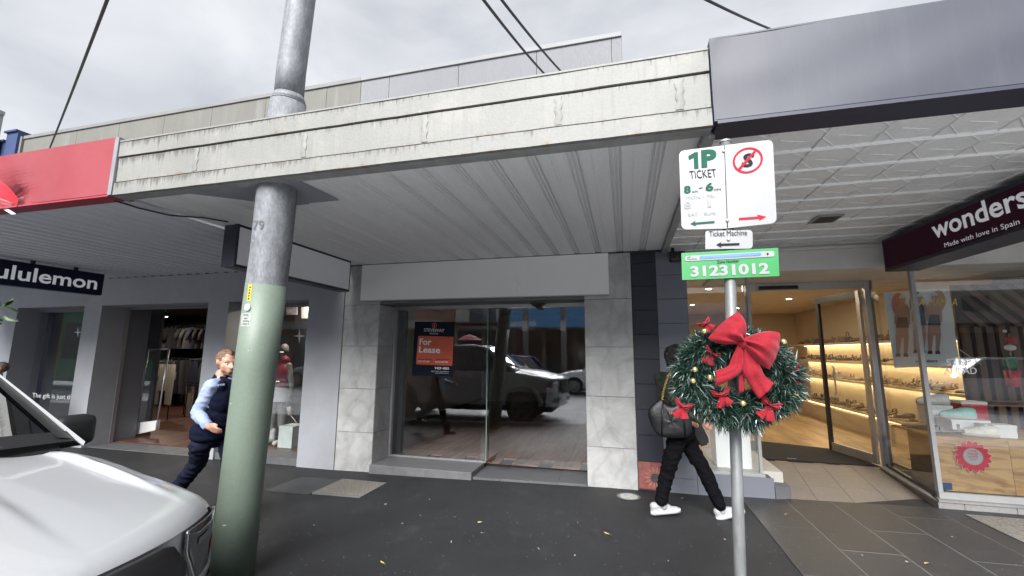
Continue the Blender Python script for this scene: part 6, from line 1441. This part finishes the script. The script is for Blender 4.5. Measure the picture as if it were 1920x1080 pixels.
# bags
bg_ = thing('handbag', 'slouchy black leather handbag on a gold chain over the shoulder', 'handbag', PY(wy-.24)(1258, 818))
Pb = PY(wy-.24)
mLe = M('leather_black', (.006, .006, .008), .45, var=.3, sc=9, bump=.5, bsc=16)
out_ = [(1240, 752), (1217, 768), (1220, 785), (1230, 812), (1246, 817), (1282, 819), (1292, 812), (1294, 790), (1284, 764), (1272, 757), (1262, 765), (1252, 762)]
bm = bmesh.new(); cen = Pb(1258, 790); n = len(out_); rows = []
for k, (s, dy) in enumerate(((.02, -.055), (.4, -.055), (.8, -.05), (1.0, -.03), (1.02, 0), (1.0, .03), (.8, .05), (.02, .055))):
    rows.append([cen.lerp(Pb(*out_[i % n]), s*1.12)+Vector((0, dy+.006*math.sin(i*2.1+k), 0)) for i in range(n+1)])
grid(rows, bm); o = obj('body', bm, mLe, bg_); md = o.modifiers.new('s', 'SUBSURF'); md.levels = 2; md.render_levels = 2
for a, b in (((1242, 752), (1240, 814)), ((1280, 760), (1284, 815))): obj('strap', tube([Pb(*a)+Vector((0, -.07, 0)), Pb((a[0]+b[0])/2-1, (a[1]+b[1])/2)+Vector((0, -.09, 0)), Pb(*b)+Vector((0, -.05, 0))], .006, n=6), mLe, bg_)
ch = [Pb(1241, 754), Pb(1243, 738), Pb(1247, 722), Pb(1252, 706), Pb(1259, 700)]
mGo = M('gold_chain', (.55, .40, .13), .3, metal=.9)
lnk = mesh('chain_link', tube([(.011*math.cos(2*math.pi*k/10), 0, .007*math.sin(2*math.pi*k/10)) for k in range(11)], .0026, n=6, caps=False), mGo)
for k in range(22):
    t_ = k/21*(len(ch)-1); i = min(int(t_), len(ch)-2); p = ch[i].lerp(ch[i+1], t_-i); inst('chain_link', lnk, p, bg_, (R(90*(k % 2)), R(65), R(20)))
for s in (-1, 1): obj('clasp', ring(Pb(1257.5+s*1.6, 772)+Vector((0, -.085, 0)), .009, .013, XH, ZH, 16), mGo, bg_)
b2 = thing('tote_bag', 'black tote bag carried on the far side of the walking person', 'bag', PY(wy+.22)(1315, 838))
Pq = PY(wy+.22); bm = prism([Pq(*p) for p in ((1287, 765), (1303, 770), (1331, 826), (1330, 834), (1312, 839), (1290, 800))], (0, .09, 0)); bmesh.ops.bevel(bm, geom=bm.edges[:], offset=.02, segments=3, affect='EDGES'); obj('body', bm, mLe, b2, sm=50)
obj('handle', tube([Pq(1289, 768), Pq(1283, 745), Pq(1290, 735), Pq(1301, 770)], .007, n=6), mLe, b2)
# --- person at the far left behind the ute
ty = 4.6; PT3 = PY(ty); th = thing('person', 'person in dark jacket behind the parked ute by the clothing shop window', 'person', Vector((PT3(-2, 800).x, ty, gz(-9))))
ht_ = PT3(-1, 692); ft = Vector((-.35, -.94, 0)); lt_ = ZH.cross(ft); qt = Matrix((ft, lt_, ZH)).transposed().to_4x4(); x3 = ht_.x; zg3 = gz(-9)
mJk = M('jacket_dark', (.014, .017, .026), .85, var=.25, sc=12, bump=.4, bsc=26)
c3 = Vector((x3-.02, ty, ht_.z-.40)); h3 = Vector((x3-.02, ty, ht_.z-.72))
p3 = head_prims(ht_, ft, .92, 0, lt_)+[(ht_+Vector((0, 0, -.1)), .05, ht_+Vector((0, 0, -.18)), .055, 0), (c3, (.125, .19, .21), qt, 'e', 1), (h3, (.12, .17, .17), qt, 'e', 1)]
for s in (-1, 1):
    sh_ = c3+lt_*s*.18+ZH*.14; el_ = sh_+lt_*s*.06+Vector((0, -.02, -.26)); wr_ = el_+Vector((0, -.18, .02))-lt_*s*.08; hp_ = h3+lt_*s*.09-ZH*.06
    p3 += [(c3+ZH*.2, .06, sh_, .06, 1), (sh_, .068, el_, .052, 1), (el_, .05, wr_, .036, 1)] + hand(wr_, Vector((0, -1, -.2)), lt_*-s, ZH, 0)
    kn_ = Vector((hp_.x, ty-.05+.04*s, (hp_.z+zg3)/2)); an_ = Vector((hp_.x, ty+.05*s, zg3+.08)); p3 += [(hp_, .09, kn_, .066, 2), (kn_, .064, an_, .048, 2), (an_+Vector((0, .02, -.04)), .04, an_+Vector((-.03, -.15, -.045)), .034, 2)]
blob('body', p3, [mSkin, mJk, mTr], th, .011, 4, amp=.009); eyes(ht_, ft, lt_, .92, th)
blob('hair', [(ht_-ft*.02+ZH*.03, (.078, .088, .085), Matrix((lt_, ft, ZH)).transposed().to_4x4(), 'e', 0)], [M('hair_greybrown', (.12, .09, .07), .7, var=.4, sc=60, bump=.6, bsc=90)], th, .009, 1)
t = obj('red_packet', box(PT3(14, 735).x-.06, PT3(14, 735).x+.06, ty-.30, ty-.27, PT3(14, 735).z-.05, PT3(14, 735).z+.04), mBoxR); tag(t, 'small red packet held by the person behind the ute', 'packet')
# --- mannequin in the clothing shop window
yq = 6.35; Pn = PY(yq); mn = thing('mannequin', 'grey mannequin in red vest and white skirt in the clothing shop window', 'mannequin', Vector((Pn(525, 840).x, yq, .03)))
mMq = M('mannequin_grey', (.20, .19, .185), .5); mRv = M('vest_red', (.20, .012, .035), .6, var=.3, sc=12, bump=.4, bsc=18); mWs = M('skirt_white', (.48, .48, .49), .7, var=.1, sc=10, bump=.4, bsc=20)
cq = Pn(529, 700); hq = Pn(525, 738)
qn = Matrix((XH, YH, ZH)).to_4x4()
pq = [(Pn(533, 655), (.07, .085, .10), None, 'e', 0), (Pn(532, 665), .045, Pn(531, 680), .045, 0), (cq, (.16, .12, .20), None, 'e', 0), (hq, (.14, .11, .12), None, 'e', 0), (Pn(542, 685), .05, Pn(547, 725), .04, 0), (Pn(547, 725), .04, Pn(541, 750), .03, 0), (Pn(516, 685), .05, Pn(508, 725), .04, 0), (Pn(508, 725), .04, Pn(505, 752), .03, 0),
      (Pn(518, 750), .085, Pn(509, 795), .06, 0), (Pn(509, 795), .06, Pn(511, 832), .04, 0), (Pn(530, 750), .085, Pn(528, 795), .06, 0), (Pn(528, 795), .06, Pn(533, 828), .04, 0)]
pq += hand(Pn(541, 750), Vector((0, 0, -1)), Vector((0, -1, 0)), Vector((1, 0, 0)), 0) + hand(Pn(505, 752), Vector((0, 0, -1)), Vector((0, -1, 0)), Vector((-1, 0, 0)), 0)
blob('body', pq, [mMq], mn, .011, 4)
blob('vest', [(cq, (.185, .145, .20), None, 'e', 0), (Pn(528, 718), (.18, .14, .12), None, 'e', 0), (Pn(534, 676), .085, Pn(528, 690), .12, 0)], [mRv], mn, .012, 3)
obj('skirt', grid([[Vector((hq.x+.0+math.cos(2*math.pi*k/24)*r*(1+.03*math.sin(k*3)), yq+math.sin(2*math.pi*k/24)*r*.8, z)) for k in range(25)] for r, z in ((.15, Pn(525, 724).z), (.17, Pn(525, 735).z), (.20, Pn(525, 752).z))]), mWs, mn)
for (a, b) in ((Pn(511, 826), Pn(503, 834)), (Pn(533, 822), Pn(526, 832))):
    zb = .03; blob('boot', [(Vector((a.x, yq, zb+.20)), .055, Vector((a.x, yq, zb+.06)), .052, 0), (Vector((a.x, yq, zb+.05)), .05, Vector((a.x-.03, yq-.17, zb+.045)), .042, 0)], [M('boot_white', (.52, .51, .5), .5, var=.1, sc=20)], mn, .010, 2)
t = obj('display_cube', box(Pn(540, 850).x, Pn(556, 850).x+.1, 6.1, 6.4, .031, PY(6.1)(548, 800).z, bev=.004), M('cube_pale', (.58, .64, .62), .5)); tag(t, 'pale display cube beside the mannequin boots', 'display cube')
t = thing('duffel_bag', 'dark bag slumped behind the mannequin legs in the shop window', 'bag', Pn(530, 820)); t.location.y = 6.7
blob('body', [(PY(6.7)(535, 800), (.26, .12, .20), None, 'e', 0), (PY(6.7)(550, 770), (.14, .11, .22), None, 'e', 0)], [mCabin if False else M('duffel_dark', (.012, .013, .018), .7, var=.3, sc=9)], t, .014, 3)
obj('handle', tube([PY(6.7)(515, 785), PY(6.68)(530, 765), PY(6.7)(548, 760)], .012, n=6), mBlack, t)
t = thing('bottle', 'small pink drink bottle hanging by the mannequin hand', 'bottle', PY(6.2)(542, 778)); pa, pb_ = PY(6.2)(541, 763), PY(6.2)(544, 778)
obj('body', tube([pa, pb_], .034, n=16), M('bottle_pink', (.42, .33, .34), .4), t); obj('cap', tube([pa+(pa-pb_)*.25, pa], [.022, .024], n=14), mBlack, t); obj('strap', tube([pb_, PY(6.2)(551, 786), PY(6.2)(560, 799)], .005, n=5), mWt, t)
t = obj('display_screen', box(Pn(528, 655).x, Pn(537, 655).x, 6.93, 6.96, PY(6.93)(530, 655).z, PY(6.93)(530, 637).z), emit('screen_blue', (.10, .25, .45), .5)); tag(t, 'small blue lit screen on the window display back wall', 'screen')
for (x0, x1, y0, y1, s_, lab) in ((536, 557, 575, 590, 'RUN', 'pale poster with run letters hung high in the clothing shop window'), (565, 582, 574, 597, '', 'blank pale poster hung high in the clothing shop window')):
    Pk = PY(6.6); t = thing('hanging_poster', lab, 'poster', Pk(x0, y1)); obj('sheet', prism([Pk(x0, y0), Pk(x1, y0), Pk(x1, y1), Pk(x0, y1)], (0, .01, 0)), M('poster_lightgrey', (.34, .35, .37), .6), t)
    if s_: tpx(s_, (x0+2, y1-3), (x0+11, y1-3), (x0+2, y1-10), PY(6.595), mWt, t, bold=.03)
